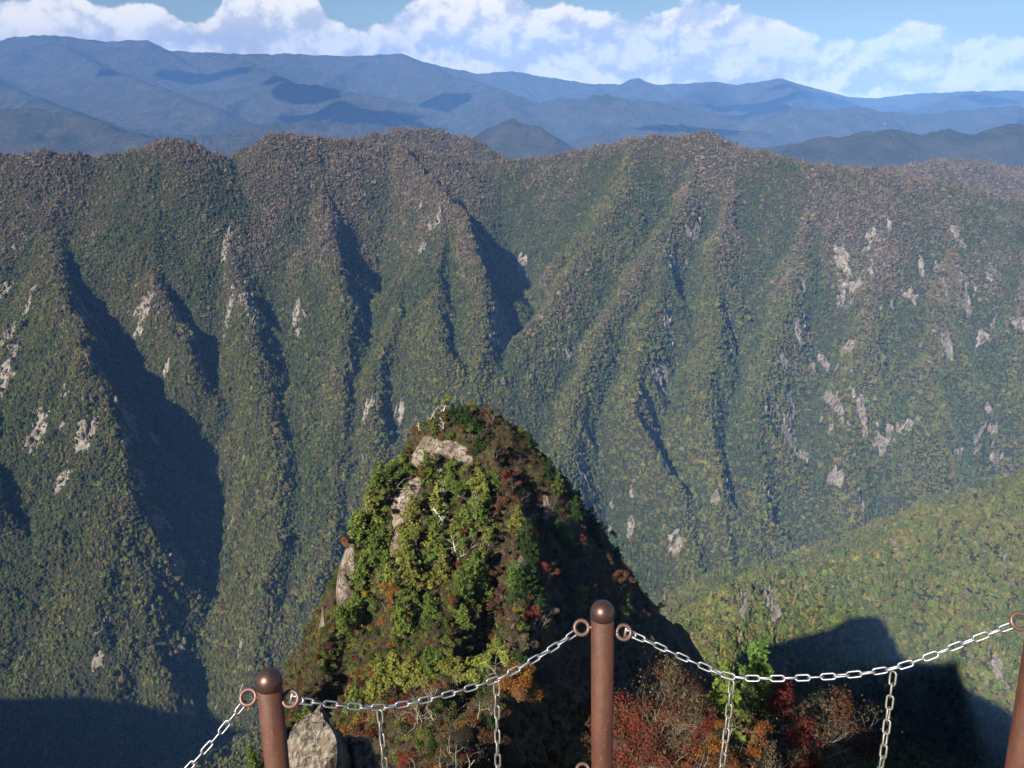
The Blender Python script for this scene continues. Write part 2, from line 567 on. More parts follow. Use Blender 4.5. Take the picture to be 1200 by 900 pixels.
# ------------------------------------------------------------------ far mountains, in a fan of rings out to the horizon
az_f = np.radians(np.arange(-52, 52.01, 0.13))
r_f = np.concatenate([np.linspace(2750, 6000, 80), np.linspace(6045, 14600, 210), np.linspace(14650, 15800, 12)])
AZ, RR = np.meshgrid(az_f, r_f)
MX, MY = RR * np.sin(AZ), RR * np.cos(AZ)


def far_line(pts, sl, sr, rnd=60.0):
    return ([P(*p) for p in pts], sl, sr, rnd)


FAR = [
    far_line([(-500, 60, 14000), (-250, 50, 14000), (0, 46, 13800), (50, 41, 13600), (90, 44, 13600), (130, 49, 13700), (170, 47, 13700), (200, 58, 13800), (260, 63, 13900), (330, 63, 13900), (400, 66, 14000),
              (470, 63, 14000), (510, 76, 14000), (560, 86, 14000), (600, 84, 13900), (640, 91, 13800), (700, 99, 13700), (733, 99, 13700), (748, 92, 13700), (766, 100, 13700),
              (830, 96, 13600), (862, 99, 13600), (915, 92, 13500), (955, 104, 13400), (1010, 118, 13300), (1060, 110, 13200), (1130, 107, 13000), (1200, 106, 12900), (1400, 100, 12800), (1700, 90, 12800)], 0.5, 0.42),
    far_line([(60, 44, 13600), (120, 80, 11800), (190, 105, 10200), (260, 135, 8800)], 0.5, 0.42),
    far_line([(-60, 60, 13500), (-20, 95, 10800), (60, 120, 9000), (110, 140, 7600)], 0.5, 0.42),
    far_line([(260, 66, 13800), (330, 92, 11800), (400, 118, 10000), (440, 140, 8600)], 0.45, 0.4),
    far_line([(470, 66, 13900), (540, 92, 11700), (590, 105, 10400), (600, 128, 8900)], 0.5, 0.45),
    far_line([(700, 102, 13600), (690, 118, 11600), (655, 132, 9800), (640, 150, 8600)], 0.5, 0.45),
    far_line([(830, 99, 13500), (800, 118, 11500), (770, 128, 10200), (740, 145, 8800)], 0.45, 0.4),
    far_line([(915, 95, 13400), (940, 112, 11400), (905, 132, 9500), (850, 150, 8300)], 0.5, 0.45),
    far_line([(1130, 110, 12900), (1090, 125, 10900), (1040, 138, 9200)], 0.45, 0.4),
    far_line([(1300, 105, 12900), (1260, 125, 10500), (1200, 140, 8900)], 0.45, 0.4),
    far_line([(-300, 125, 7200), (-150, 128, 7000), (0, 130, 6800), (50, 127, 6700), (100, 133, 6600), (150, 150, 6300), (200, 163, 6000)], 0.5, 0.45, 40),
    far_line([(250, 160, 6600), (300, 150, 6800), (360, 140, 7000), (430, 146, 7000), (500, 150, 6900)], 0.5, 0.45, 40),
    far_line([(150, 118, 10900), (240, 106, 10600), (330, 97, 10500), (420, 108, 10400), (520, 132, 10000)], 0.5, 0.45, 40),
    far_line([(600, 128, 9400), (660, 116, 9200), (710, 112, 9000), (770, 122, 8900), (850, 138, 8700)], 0.5, 0.45, 40),
    far_line([(860, 142, 8300), (930, 130, 8100), (1000, 126, 8000), (1070, 134, 8000), (1150, 127, 7900), (1260, 122, 7900)], 0.5, 0.45, 40),
    far_line([(560, 165, 5600), (590, 145, 5500), (603, 139, 5450), (625, 148, 5400), (665, 172, 5300)], 0.55, 0.6, 25),
    far_line([(700, 160, 7000), (760, 146, 7200), (830, 150, 7300), (900, 158, 7400)], 0.45, 0.4, 40),
    far_line([(860, 182, 4300), (920, 173, 4200), (980, 162, 4100), (1020, 154, 4050), (1050, 150, 4000), (1085, 158, 3950), (1115, 155, 3950), (1160, 160, 3900), (1200, 150, 3900), (1330, 142, 3900)], 0.5, 0.45, 40),
]
wxm = 140 * fbm(MX / 1500, MY / 1500, 101, 4) + 45 * fbm(MX / 380, MY / 380, 105, 3)
wym = 140 * fbm(MX / 1500, MY / 1500, 103, 4) + 45 * fbm(MX / 380, MY / 380, 107, 3)
far_rng = np.random.default_rng(91)
FAR_RIBS = branch_ribs(FAR[1:], far_rng, 850.0, 1400.0, 0.45, 0.85, 14.0) + branch_ribs(FAR[:1], far_rng, 750.0, 2200.0, 0.36, 0.8, 14.0)
FAR_TWIGS = branch_ribs(FAR_RIBS, far_rng, 360.0, 600.0, 0.5, 0.95, 6.0)
MZ = ridge_height(MX + 0.6 * wxm, MY + wym, FAR, 22.0)
MZ = add_ribs(MZ, MX + 0.6 * wxm, MY + wym, FAR_RIBS, 14.0, 1100.0)
MZ = add_ribs(MZ, MX + 0.6 * wxm, MY + wym, FAR_TWIGS, 8.0, 420.0)
base = -960 + 330 * ridged(MX / 2600, MY / 2600, 111, 4) + np.clip((RR - 5000) / 9000, 0, 1) * 120
near_drop = np.clip((4200 - RR) / 1500, 0, 1) * 500
MZ = np.maximum(MZ, base - near_drop)
top_clear = np.clip((RR - 12600) / 900, 0, 1)
MZ = MZ + (1 - 0.6 * top_clear) * np.clip((RR - 2600) / 2500, 0, 1) * (60 * (ridged(MX / 600, MY / 600, 121, 4) - 0.62) + 40 * (ridged(MX / 230, MY / 230, 127, 3) - 0.6))
MZ = MZ + 14 * fbm(MX / 90, MY / 90, 131, 3)
me = grid_mesh('mountains', MX, MY, MZ)
m_far, nt, b = new_mat('far_forest', 0.95, 0.05)
geo = N(nt, 'ShaderNodeNewGeometry')
n1 = noise_tex(nt, geo.outputs['Position'], 0.0016, 8, 0.65)
n2 = noise_tex(nt, geo.outputs['Position'], 0.012, 9, 0.7)
c1 = ramp(nt, n1, [(0.36, (0.016, 0.034, 0.020)), (0.48, (0.075, 0.068, 0.052)), (0.56, (0.028, 0.045, 0.026)), (0.66, (0.075, 0.064, 0.052))])  # forest patches; the dark ones also put cloud shade into the colour
c2 = mix_rgb(nt, math_node(nt, 'MULTIPLY', n2, 0.8), c1, (0.062, 0.060, 0.046))
scar = smooth(nt, noise_tex(nt, geo.outputs['Position'], 0.006, 3, 0.5), 0.80, 0.82)
nt.links.new(mix_rgb(nt, scar, c2, (0.42, 0.38, 0.33)), b.inputs['Base Color'])
bump(nt, b, noise_tex(nt, geo.outputs['Position'], 0.005, 9, 0.7, 0.6), 1.0, 110.0)
far_mountains = link('mountains', me, m_far)
tag(far_mountains, 'blue hazy mountain ranges under the clouds on the horizon', kind='structure')

# ------------------------------------------------------------------ unseen clouds added above the frame to cast shadows on the far slopes
def shadow_clouds():
    r = np.random.default_rng(55)
    bm = bmesh.new()
    bmesh.ops.create_icosphere(bm, subdivisions=3, radius=1.0)
    bm.verts.ensure_lookup_table()
    d = np.array([q.co[:] for q in bm.verts])
    f = np.array([[w.index for w in q.verts] for q in bm.faces])
    bm.free()
    V, F, off = [], [], 0
    for k in range(20):
        c = np.array((r.uniform(-10500, 7500), r.uniform(2500, 9800), r.uniform(2500, 2900)))
        size = np.array((r.uniform(250, 950), r.uniform(200, 600), r.uniform(120, 220)))
        q = 1 + 0.5 * fbm(d[:, 0] * 1.8 + k, d[:, 1] * 1.8 + d[:, 2], 900 + k, 4)
        V.append(c + d * q[:, None] * size)
        F.append(f + off)
        off += len(d)
    m, nt, b = new_mat('cloud', 1.0, 0.0)
    b.inputs['Base Color'].default_value = (0.85, 0.86, 0.88, 1)
    o = link('clouds', mesh_np('clouds', np.concatenate(V), np.concatenate(F)), m)
    tag(o, 'unseen clouds added to shade the far ranges', kind='stuff')


shadow_clouds()

# ------------------------------------------------------------------ the air
def haze_box():
    x0, x1, y0, y1, z0, z1 = -13500, 13500, -1400, 16400, float(min(GZ.min(), MZ.min())) - 2, float(max(MZ.max(), 60)) + 15
    v = [(x, y, z) for z in (z0, z1) for y in (y0, y1) for x in (x0, x1)]
    f = [(0, 2, 3, 1), (4, 5, 7, 6), (0, 1, 5, 4), (2, 6, 7, 3), (0, 4, 6, 2), (1, 3, 7, 5)]
    me = bpy.data.meshes.new('haze')
    me.from_pydata(v, [], f)
    m = bpy.data.materials.new('haze')
    m.use_nodes = True
    nt = m.node_tree
    nt.nodes.clear()
    o = N(nt, 'ShaderNodeOutputMaterial')
    pv = N(nt, 'ShaderNodeVolumePrincipled')
    pv.inputs['Color'].default_value = (0.19, 0.43, 1.0, 1)
    pv.inputs['Density'].default_value = 4.3e-5
    pv.inputs['Anisotropy'].default_value = -0.4
    nt.links.new(pv.outputs[0], o.inputs['Volume'])
    ob = link('haze', me, m)
    tag(ob, 'thin blue haze filling the valley and far distance', kind='stuff')


haze_box()
# ------------------------------------------------------------------ leaf and branch building blocks
def quads(centers, normals, size, rng, aspect=1.0, bend=0.35):
    """one bent leaf spray per centre: four corners, the two outer ones folded off the plane"""
    n = len(centers)
    ref = rng.normal(size=(n, 3))
    nn = normals / (np.linalg.norm(normals, axis=1, keepdims=True) + 1e-9)
    u = np.cross(nn, ref)
    u /= np.linalg.norm(u, axis=1, keepdims=True) + 1e-9
    v = np.cross(nn, u)
    s = (size * rng.uniform(0.6, 1.35, n))[:, None]
    a = aspect
    p0 = centers - u * s * a * 0.5
    p1 = centers - v * s * 0.45 - nn * s * bend * 0.25
    p2 = centers + u * s * a * 0.5 - nn * s * bend
    p3 = centers + v * s * 0.45 - nn * s * bend * 0.25
    V = np.stack([p0, p1, p2, p3], 1).reshape(-1, 3)
    F = np.arange(4 * n).reshape(n, 4)
    return V, F


def lobe_points(lobes, n, rng, shell=0.35):
    """points scattered near the surface of several squashed balls (cx, cy, cz, rx, ry, rz)"""
    L = np.array(lobes, dtype=float)
    w = (L[:, 3] * L[:, 4] + L[:, 4] * L[:, 5] + L[:, 3] * L[:, 5])
    pick = rng.choice(len(L), n, p=w / w.sum())
    d = rng.normal(size=(n, 3))
    d[:, 2] = np.where(d[:, 2] < -0.3, -d[:, 2] * 0.6, d[:, 2])
    d /= np.linalg.norm(d, axis=1, keepdims=True)
    rad = 1 - shell * rng.random(n) ** 1.6
    lump = 0.82 + 0.36 * vnoise(d[:, 0] * 2.3 + pick * 7.1, d[:, 1] * 2.3 + d[:, 2] * 2.9, 5)
    c = L[pick, :3] + d * L[pick, 3:] * (rad * lump)[:, None]
    nrm = d / L[pick, 3:]
    nrm /= np.linalg.norm(nrm, axis=1, keepdims=True)
    return c, nrm + 0.55 * rng.normal(size=(n, 3)) + np.array((0, 0, 0.35))


def ico(sub):
    bm = bmesh.new()
    bmesh.ops.create_icosphere(bm, subdivisions=sub, radius=1.0)
    bm.verts.ensure_lookup_table()
    v = np.array([q.co[:] for q in bm.verts])
    f = np.array([[w.index for w in q.verts] for q in bm.faces])
    bm.free()
    return v, f


ICO_V, ICO_F = ico(3)


def lumpy_ball(c, r, seed, amp=0.35, freq=1.7):
    d = ICO_V
    k = 1 + amp * (fbm(d[:, 0] * freq + seed * 3.3 + d[:, 2] * 0.7, d[:, 1] * freq + d[:, 2] * freq * 0.8 + seed, seed, 3))
    k = k + 0.14 * fbm(d[:, 0] * 5 + seed, d[:, 1] * 5 + d[:, 2] * 4.1, seed + 3, 2)
    return np.array(c) + d * k[:, None] * np.array(r), ICO_F.copy()


def join(parts):
    V, F, off = [], [], 0
    for v, f in parts:
        V.append(v)
        f = np.asarray(f)
        if f.shape[1] == 3:
            f = np.concatenate([f, f[:, 2:3]], 1)
        F.append(f + off)
        off += len(v)
    return np.concatenate(V), np.concatenate(F)


def split_tris(f):
    """index arrays may hold triangles padded to four; return lists of both kinds"""
    tri = f[:, 2] == f[:, 3]
    return f[tri][:, :3], f[~tri]


def mesh_mixed(name, v, f, smooth_shade=True):
    t, q = split_tris(f)
    me = bpy.data.meshes.new(name)
    v = np.ascontiguousarray(v, dtype=np.float32)
    me.vertices.add(len(v))
    me.vertices.foreach_set('co', v.ravel())
    loops = np.concatenate([t.ravel(), q.ravel()]).astype(np.int32)
    me.loops.add(len(loops))
    me.loops.foreach_set('vertex_index', loops)
    tot = np.concatenate([np.full(len(t), 3), np.full(len(q), 4)]).astype(np.int32)
    me.polygons.add(len(tot))
    me.polygons.foreach_set('loop_start', np.concatenate([[0], np.cumsum(tot)[:-1]]).astype(np.int32))
    me.polygons.foreach_set('loop_total', tot)
    me.polygons.foreach_set('use_smooth', np.full(len(tot), smooth_shade))
    me.update(calc_edges=True)
    return me


def leaf_material(name, instancer=False):
    m = bpy.data.materials.new(name)
    m.use_nodes = True
    nt = m.node_tree
    nt.nodes.clear()
    o = N(nt, 'ShaderNodeOutputMaterial')
    if instancer:
        at = N(nt, 'ShaderNodeAttribute', attribute_name='col', attribute_type='INSTANCER')
        colour = at.outputs['Color']
    else:
        colour = N(nt, 'ShaderNodeObjectInfo').outputs['Color']
    tc = N(nt, 'ShaderNodeTexCoord')
    n1 = noise_tex(nt, tc.outputs['Object'], 1.1, 3, 0.6)
    geo = N(nt, 'ShaderNodeNewGeometry')
    rnd = geo.outputs['Random Per Island']
    v = math_node(nt, 'ADD', math_node(nt, 'MULTIPLY', rnd, 0.75), math_node(nt, 'ADD', 0.28, math_node(nt, 'MULTIPLY', n1, 0.68)))
    hsv = N(nt, 'ShaderNodeHueSaturation')
    nt.links.new(colour, hsv.inputs['Color'])
    nt.links.new(v, hsv.inputs['Value'])
    nt.links.new(math_node(nt, 'ADD', 0.475, math_node(nt, 'MULTIPLY', n1, 0.05)), hsv.inputs['Hue'])
    d = N(nt, 'ShaderNodeBsdfDiffuse')
    t = N(nt, 'ShaderNodeBsdfTranslucent')
    nt.links.new(hsv.outputs[0], d.inputs[0])
    nt.links.new(hsv.outputs[0], t.inputs[0])
    mx = N(nt, 'ShaderNodeMixShader')
    mx.inputs[0].default_value = 0.22
    nt.links.new(d.outputs[0], mx.inputs[1])
    nt.links.new(t.outputs[0], mx.inputs[2])
    nt.links.new(mx.outputs[0], o.inputs[0])
    return m


M_LEAF_MASS = leaf_material('foliage_mass', True)
M_LEAF = leaf_material('foliage')


def scatter(name, protos, pos, rot, scale, vid, col, mat):
    """one object: loose points plus the few plant shapes they carry, set out by geometry nodes"""
    V, F, pid, off = [pos], [], [np.full(len(pos), -1)], len(pos)
    for k, (v, f) in enumerate(protos):
        V.append(v)
        F.append(f + off)
        pid.append(np.full(len(v), k))
        off += len(v)
    V, F, pid = np.concatenate(V), np.concatenate(F), np.concatenate(pid)
    me = mesh_mixed(name, V, F)
    n_extra = len(V) - len(pos)

    def pad(a, fill=0.0):
        a = np.asarray(a, dtype=float)
        return np.concatenate([a, np.full((n_extra,) + a.shape[1:], fill)])
    set_attr(me, 'proto', pid, 'INT')
    set_attr(me, 'vid', pad(vid), 'INT')
    set_attr(me, 'rot', pad(rot), 'FLOAT_VECTOR')
    set_attr(me, 'scl', pad(scale), 'FLOAT_VECTOR')
    set_attr(me, 'col', pad(col), 'FLOAT_COLOR')
    ob = link(name, me, mat)
    ng = bpy.data.node_groups.new(name, 'GeometryNodeTree')
    ng.interface.new_socket('Geometry', in_out='INPUT', socket_type='NodeSocketGeometry')
    ng.interface.new_socket('Geometry', in_out='OUTPUT', socket_type='NodeSocketGeometry')
    gi, go = ng.nodes.new('NodeGroupInput'), ng.nodes.new('NodeGroupOutput')

    def attr(nm, typ):
        a = ng.nodes.new('GeometryNodeInputNamedAttribute')
        a.data_type = typ
        a.inputs['Name'].default_value = nm
        return a.outputs[0]

    def pick(k):
        c = ng.nodes.new('FunctionNodeCompare')
        c.data_type = 'INT'
        c.operation = 'EQUAL'
        ng.links.new(attr('proto', 'INT'), c.inputs[2])
        c.inputs[3].default_value = k
        s = ng.nodes.new('GeometryNodeSeparateGeometry')
        ng.links.new(gi.outputs[0], s.inputs[0])
        ng.links.new(c.outputs[0], s.inputs[1])
        return s.outputs[0]
    pts = ng.nodes.new('GeometryNodeMeshToPoints')
    ng.links.new(pick(-1), pts.inputs[0])
    jn = ng.nodes.new('GeometryNodeJoinGeometry')
    for k in range(len(protos)):
        gti = ng.nodes.new('GeometryNodeGeometryToInstance')
        ng.links.new(pick(k), gti.inputs[0])
        ng.links.new(gti.outputs[0], jn.inputs[0])
    iop = ng.nodes.new('GeometryNodeInstanceOnPoints')
    ng.links.new(pts.outputs[0], iop.inputs['Points'])
    ng.links.new(jn.outputs[0], iop.inputs['Instance'])
    iop.inputs['Pick Instance'].default_value = True
    ng.links.new(attr('vid', 'INT'), iop.inputs['Instance Index'])
    ng.links.new(attr('rot', 'FLOAT_VECTOR'), iop.inputs['Rotation'])
    ng.links.new(attr('scl', 'FLOAT_VECTOR'), iop.inputs['Scale'])
    ng.links.new(iop.outputs[0], go.inputs[0])
    md = ob.modifiers.new('scatter', 'NODES')
    md.node_group = ng
    return ob


# ------------------------------------------------------------------ the forest that covers the far slopes, one mass of thousands of crowns
rng = np.random.default_rng(11)


def crown_shape(seed, kind):
    """a crown about 2 wide, standing on z = 0"""
    r = np.random.default_rng(seed)
    parts = []
    if kind == 'round':
        lobes = []
        for k in range(6):
            a = k * 1.05 + r.uniform(-0.4, 0.4)
            q = r.uniform(0.30, 0.55)
            lobes.append((q * math.cos(a), q * math.sin(a), r.uniform(0.55, 0.95), r.uniform(0.38, 0.6), r.uniform(0.38, 0.6), r.uniform(0.38, 0.58)))
        lobes.append((0, 0, 1.05, 0.55, 0.55, 0.5))
        for k, l in enumerate(lobes):
            if k % 2 == 0:
                parts.append(lumpy_ball(l[:3], [0.68 * q for q in l[3:]], seed * 10 + k, 0.5, 2.2))
        c, n = lobe_points(lobes, 420, r, 0.5)
        parts.append(quads(c, n, 0.27, r))
    else:
        lobes = [(r.normal() * 0.06, r.normal() * 0.06, 0.35 + 0.42 * k, 0.72 - 0.14 * k, 0.72 - 0.14 * k, 0.36) for k in range(5)]
        for k, l in enumerate(lobes[:4]):
            parts.append(lumpy_ball(l[:3], [0.62 * q for q in l[3:]], seed * 10 + k, 0.4, 2.0))
        c, n = lobe_points(lobes, 380, r, 0.5)
        parts.append(quads(c, n, 0.24, r))
    return join(parts)


FOREST_SHAPES = [crown_shape(200 + k, 'round') for k in range(6)] + [crown_shape(300 + k, 'cone') for k in range(2)]

sp = 4.0
fx, fy = np.meshgrid(np.arange(-1800, 1900, sp), np.arange(330, 2420, sp))
fx = (fx + rng.uniform(-0.5, 0.5, fx.shape) * sp).ravel()
fy = (fy + rng.uniform(-0.5, 0.5, fy.shape) * sp).ravel()
# extra sampling on steep ground, and on the nearer spur where each crown shows larger
extra = (rng.random(len(fx)) < np.clip(sample_grid(SLOPE, fx, fy) - 0.8, 0, 0.8)) | ((fy < 800) & (fx > -50))
fx = np.concatenate([fx, fx[extra] + rng.uniform(-3, 3, extra.sum())])
fy = np.concatenate([fy, fy[extra] + rng.uniform(-3, 3, extra.sum())])
spur_side = np.nonzero((fy < 830) & (fx > 60))[0]
fx = np.concatenate([fx, fx[spur_side] + rng.uniform(-3, 3, len(spur_side))])
fy = np.concatenate([fy, fy[spur_side] + rng.uniform(-3, 3, len(spur_side))])
fz = sample_grid(GZ, fx, fy)
# only what the camera, or one a few steps aside, could see
t_r = fx / fy
fw = CP * fy - SP * fz
vy = (-(SP * fy + CP * fz)) / fw
keep = (np.abs(fx / fw) < 0.92) & (vy < 0.72) & (fy > 330)
rk = sample_grid(ROCK, fx, fy)
keep &= rng.random(len(fx)) > np.clip(rk * 1.7 - 0.1, 0, 0.96)
fx, fy, fz, rk = fx[keep], fy[keep], fz[keep], rk[keep]
sl = sample_grid(SLOPE, fx, fy)


def box_blur(F, k):
    c = np.cumsum(np.pad(F, ((k + 1, k), (0, 0)), 'edge'), 0)
    F = (c[2 * k + 1:] - c[:-2 * k - 1]) / (2 * k + 1)
    c = np.cumsum(np.pad(F, ((0, 0), (k + 1, k)), 'edge'), 1)
    return (c[:, 2 * k + 1:] - c[:, :-2 * k - 1]) / (2 * k + 1)


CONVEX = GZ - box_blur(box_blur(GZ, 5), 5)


def forest_colour(x, y, z, r):
    """autumn: grey-brown bare crowns along the tops, greens and ochres further down"""
    el_px = 450 + FOC * np.tan(np.radians(-PITCH) - np.arctan2(z, y)) * 1.0
    pxx = 600 + FOC * x / (CP * y - SP * z)
    pyy = 450 - FOC * (SP * y + CP * z) / (CP * y - SP * z)
    n_big = fbm(x / 230, y / 230, 201, 4)
    n_mid = fbm(x / 75, y / 120, 205, 3) * 1.5
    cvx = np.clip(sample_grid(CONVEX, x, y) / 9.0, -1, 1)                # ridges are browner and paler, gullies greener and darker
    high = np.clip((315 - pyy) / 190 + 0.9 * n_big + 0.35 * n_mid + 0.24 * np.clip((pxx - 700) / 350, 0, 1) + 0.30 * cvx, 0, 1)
    near = (y < 760) & (pxx > 760)
    pal = {'green': (0.040, 0.060, 0.016), 'dark': (0.021, 0.037, 0.015), 'olive': (0.070, 0.068, 0.021), 'yellow': (0.125, 0.105, 0.025),
           'rust': (0.095, 0.055, 0.030), 'bare': (0.134, 0.106, 0.085), 'brown': (0.085, 0.060, 0.038), 'bright': (0.055, 0.095, 0.020)}
    keys = list(pal)
    W = np.zeros((len(x), len(keys)))
    low = 1 - high
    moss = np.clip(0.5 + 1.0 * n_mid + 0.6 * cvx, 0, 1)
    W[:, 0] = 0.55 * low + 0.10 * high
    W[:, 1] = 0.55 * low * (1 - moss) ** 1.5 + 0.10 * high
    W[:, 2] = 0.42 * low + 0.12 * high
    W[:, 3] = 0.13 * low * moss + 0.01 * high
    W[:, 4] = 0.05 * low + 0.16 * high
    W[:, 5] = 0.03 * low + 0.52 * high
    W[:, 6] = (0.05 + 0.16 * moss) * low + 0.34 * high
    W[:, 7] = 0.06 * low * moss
    W[near, 7] += 0.22
    W[near, 3] += 0.14
    W[near, 6] += 0.16 * moss[near]
    W[near, 1] *= 0.4
    W_raw = W
    W = np.cumsum(W / W.sum(1, keepdims=True), 1)
    idx = (r.random(len(x))[:, None] > W).sum(1).clip(0, len(keys) - 1)
    P_ = np.array([pal[k] for k in keys])[idx]
    mean = (W_raw / W_raw.sum(1, keepdims=True)) @ np.array([pal[k] for k in keys])
    P_ = 0.55 * mean + 0.45 * P_
    return 1.95 * P_ * r.uniform(0.72, 1.28, (len(x), 1)) * r.uniform(0.92, 1.08, (len(x), 3)), idx


fcol, fidx = forest_colour(fx, fy, fz, rng)
n = len(fx)
rad = np.clip(2.4 * np.exp(0.38 * rng.normal(size=n)), 1.4, 6.5)
rad *= np.where(fy < 800, 0.85, 1.0)
hgt = rad * rng.uniform(0.85, 1.35, n)
vid = rng.integers(0, 6, n)
con = (fidx == 1) & (rng.random(n) < 0.6)
vid = np.where(con, 6 + (vid % 2), vid)
rad = np.where(con, rad * 0.8, rad)
hgt = np.where(con, hgt * 1.5, hgt)
forest = scatter('forest', FOREST_SHAPES, np.stack([fx, fy, fz - 0.35 * hgt], -1),
                 np.stack([rng.uniform(-0.12, 0.12, n), rng.uniform(-0.12, 0.12, n), rng.uniform(0, 6.283, n)], -1),
                 np.stack([rad, rad, hgt], -1), vid, fcol, M_LEAF_MASS)
tag(forest, 'mixed autumn forest covering the far valley slopes', kind='stuff')
print('forest crowns', n)

# ------------------------------------------------------------------ the cliff blocks that break out of the forest
def block(seed):
    r = np.random.default_rng(seed)
    v, f = ICO_V.copy(), ICO_F.copy()
    k = np.ones(len(v))
    for _ in range(11):
        d = r.normal(size=3) * np.array((1, 1, 0.6))
        d /= np.linalg.norm(d)
        c = r.uniform(0.45, 0.85)
        dist = (v * k[:, None]) @ d
        k = np.where(dist > c, k * c / np.maximum(dist, 1e-6), k)
    v = v * k[:, None]
    return join([(v + 0.07 * np.stack([fbm(v[:, 1] * 3, v[:, 2] * 1.5 + q, seed + q, 3) for q in range(3)], 1), f)])


bx, by = np.meshgrid(np.arange(-1400, 1400, 5.0), np.arange(420, 2050, 5.0))
bx = (bx + rng.uniform(-2.5, 2.5, bx.shape)).ravel()
by = (by + rng.uniform(-2.5, 2.5, by.shape)).ravel()
br = sample_grid(ROCK, bx, by)
keep = rng.random(len(bx)) < np.clip(br * 0.9 - 0.12, 0, 0.8)
bx, by = bx[keep], by[keep]
bz = sample_grid(GZ, bx, by)
n = len(bx)
sz = np.clip(2.6 * np.exp(0.4 * rng.normal(size=n)), 1.2, 6.5) * np.where(by < 800, 0.7, 1.0)
tone = 0.8 * rng.uniform(0.6, 1.25, (n, 1)) * np.array((0.235, 0.205, 0.170)) * rng.uniform(0.94, 1.06, (n, 3))
m_block, nt, b = new_mat('cliff_rock', 0.95, 0.1)
at = N(nt, 'ShaderNodeAttribute', attribute_name='col', attribute_type='INSTANCER')
geo = N(nt, 'ShaderNodeNewGeometry')
mpb = N(nt, 'ShaderNodeMapping')
mpb.inputs['Scale'].default_value = (1, 1, 0.25)
nt.links.new(geo.outputs['Position'], mpb.inputs[0])
nbk = noise_tex(nt, mpb.outputs[0], 0.55, 8, 0.7)
nt.links.new(mix_rgb(nt, smooth(nt, nbk, 0.36, 0.62), mix_rgb(nt, 1.0, at.outputs['Color'], (0.32, 0.31, 0.30), 'MULTIPLY'), mix_rgb(nt, 1.0, at.outputs['Color'], (1.35, 1.35, 1.35), 'MULTIPLY')), b.inputs['Base Color'])
bump(nt, b, nbk, 1.0, 1.5)
outcrops = scatter('rubble', [block(800 + k) for k in range(5)], np.stack([bx, by, bz + 0.1 * sz], -1),
                   np.stack([rng.uniform(-0.35, 0.35, n), rng.uniform(-0.35, 0.35, n), rng.uniform(0, 6.283, n)], -1),
                   np.stack([sz, sz * rng.uniform(0.6, 1.0, n), sz * rng.uniform(1.2, 2.6, n)], -1), rng.integers(0, 5, n), tone, m_block)
tag(outcrops, 'broken grey cliff rock showing through the far forest', kind='stuff')
# ------------------------------------------------------------------ the crag in front: a wooded arete running out from the viewpoint
SHOULDER = [P(496, 500, 109), P(482, 520, 107), P(450, 568, 103), P(420, 608, 99), P(403, 650, 95), P(405, 705, 90), P(384, 745, 84), P(355, 805, 76), P(322, 880, 63), P(305, 930, 50)]
CRAG = [
    # crest from the viewpoint down over a saddle and up to the summit of the pinnacle
    ([(0, 0, -3.2), (0, 3.2, -7.5), P(540, 948, 12), P(545, 892, 20), P(562, 848, 31), P(576, 818, 46), P(590, 797, 62), P(606, 742, 77), P(610, 668, 88),
      P(598, 590, 100), P(574, 530, 107), P(543, 484, 112), P(556, 490, 118), P(590, 560, 150), P(600, 660, 175)], 2.4, 2.3, 1.2),
    # the blunt summit
    ([P(498, 493, 110), P(538, 481, 112), P(586, 492, 113), P(604, 508, 114)], 2.4, 2.4, 2.5),
    # left shoulder above the cliff edge
    (SHOULDER, 2.1, 2.9, 1.2),
    # ribs on the sunlit face
    ([P(520, 505, 109), P(492, 590, 100), P(478, 680, 91), P(468, 780, 76), P(450, 850, 56)], 1.9, 1.0, 1.5),
    ([P(535, 500, 110), P(548, 590, 100), P(540, 680, 90), P(525, 780, 72), P(515, 850, 54)], 1.9, 1.2, 1.5),
    # the right-hand skyline, a rib that falls away behind in the shade of the summit
    ([P(600, 506, 115), P(640, 553, 135), P(694, 616, 152), P(748, 684, 166), P(792, 736, 172), P(845, 800, 165)], 1.9, 1.7, 2.0),
    # near rib to the right of the middle post
    ([(2.5, 3, -9), P(720, 965, 12), P(785, 886, 17), P(845, 857, 21), P(900, 850, 25), P(958, 866, 29), P(1003, 910, 33)], 1.8, 1.9, 1.4),
    # near rib on the left, below the boulder
    ([(-1.5, 3, -6), P(470, 975, 12), P(400, 935, 17), P(350, 945, 22), P(300, 960, 30), P(250, 1000, 38)], 1.6, 1.6, 1.2),
]
cxs, cys = np.arange(-80, 110, 0.6), np.arange(-16, 190, 0.6)
CX, CY = np.meshgrid(cxs, cys)
wx = 2.6 * fbm(CX / 11, CY / 11, 301, 4)
wy = 2.6 * fbm(CX / 11, CY / 11, 303, 4)
damp = np.clip((CY - 6) / 12, 0, 1)
CZ = ridge_height(CX + wx * damp, CY + wy * damp, CRAG, 1.2)
CZ = CZ + damp * (2.4 * (ridged(CX / 8, CY / 13, 311, 4) - 0.62) + 0.8 * fbm(CX / 2.6, CY / 2.6, 313, 3))
limit = -1.16 * np.clip(CY, 0, 40) - 0.7
CZ = np.where((CY > 2.2) & (CY < 17), np.minimum(CZ, limit - 1.2), CZ)
CZ = np.where(CY <= 2.2, np.minimum(CZ, -3.2 - 0.55 * np.clip(CY, 0, 3)), CZ)
# the viewpoint is a narrow prow: its left side falls sheer
prow = np.clip(-1.7 + 0.4 * fbm(CX / 2, CY / 2, 323, 2) - CX - 0.10 * CY, 0, 100)
CZ = np.where(CY < 10, np.minimum(CZ, -3.0 - 2.1 * np.clip(CY - 1, 0, 10) - 4.5 * prow + 0.4), CZ)
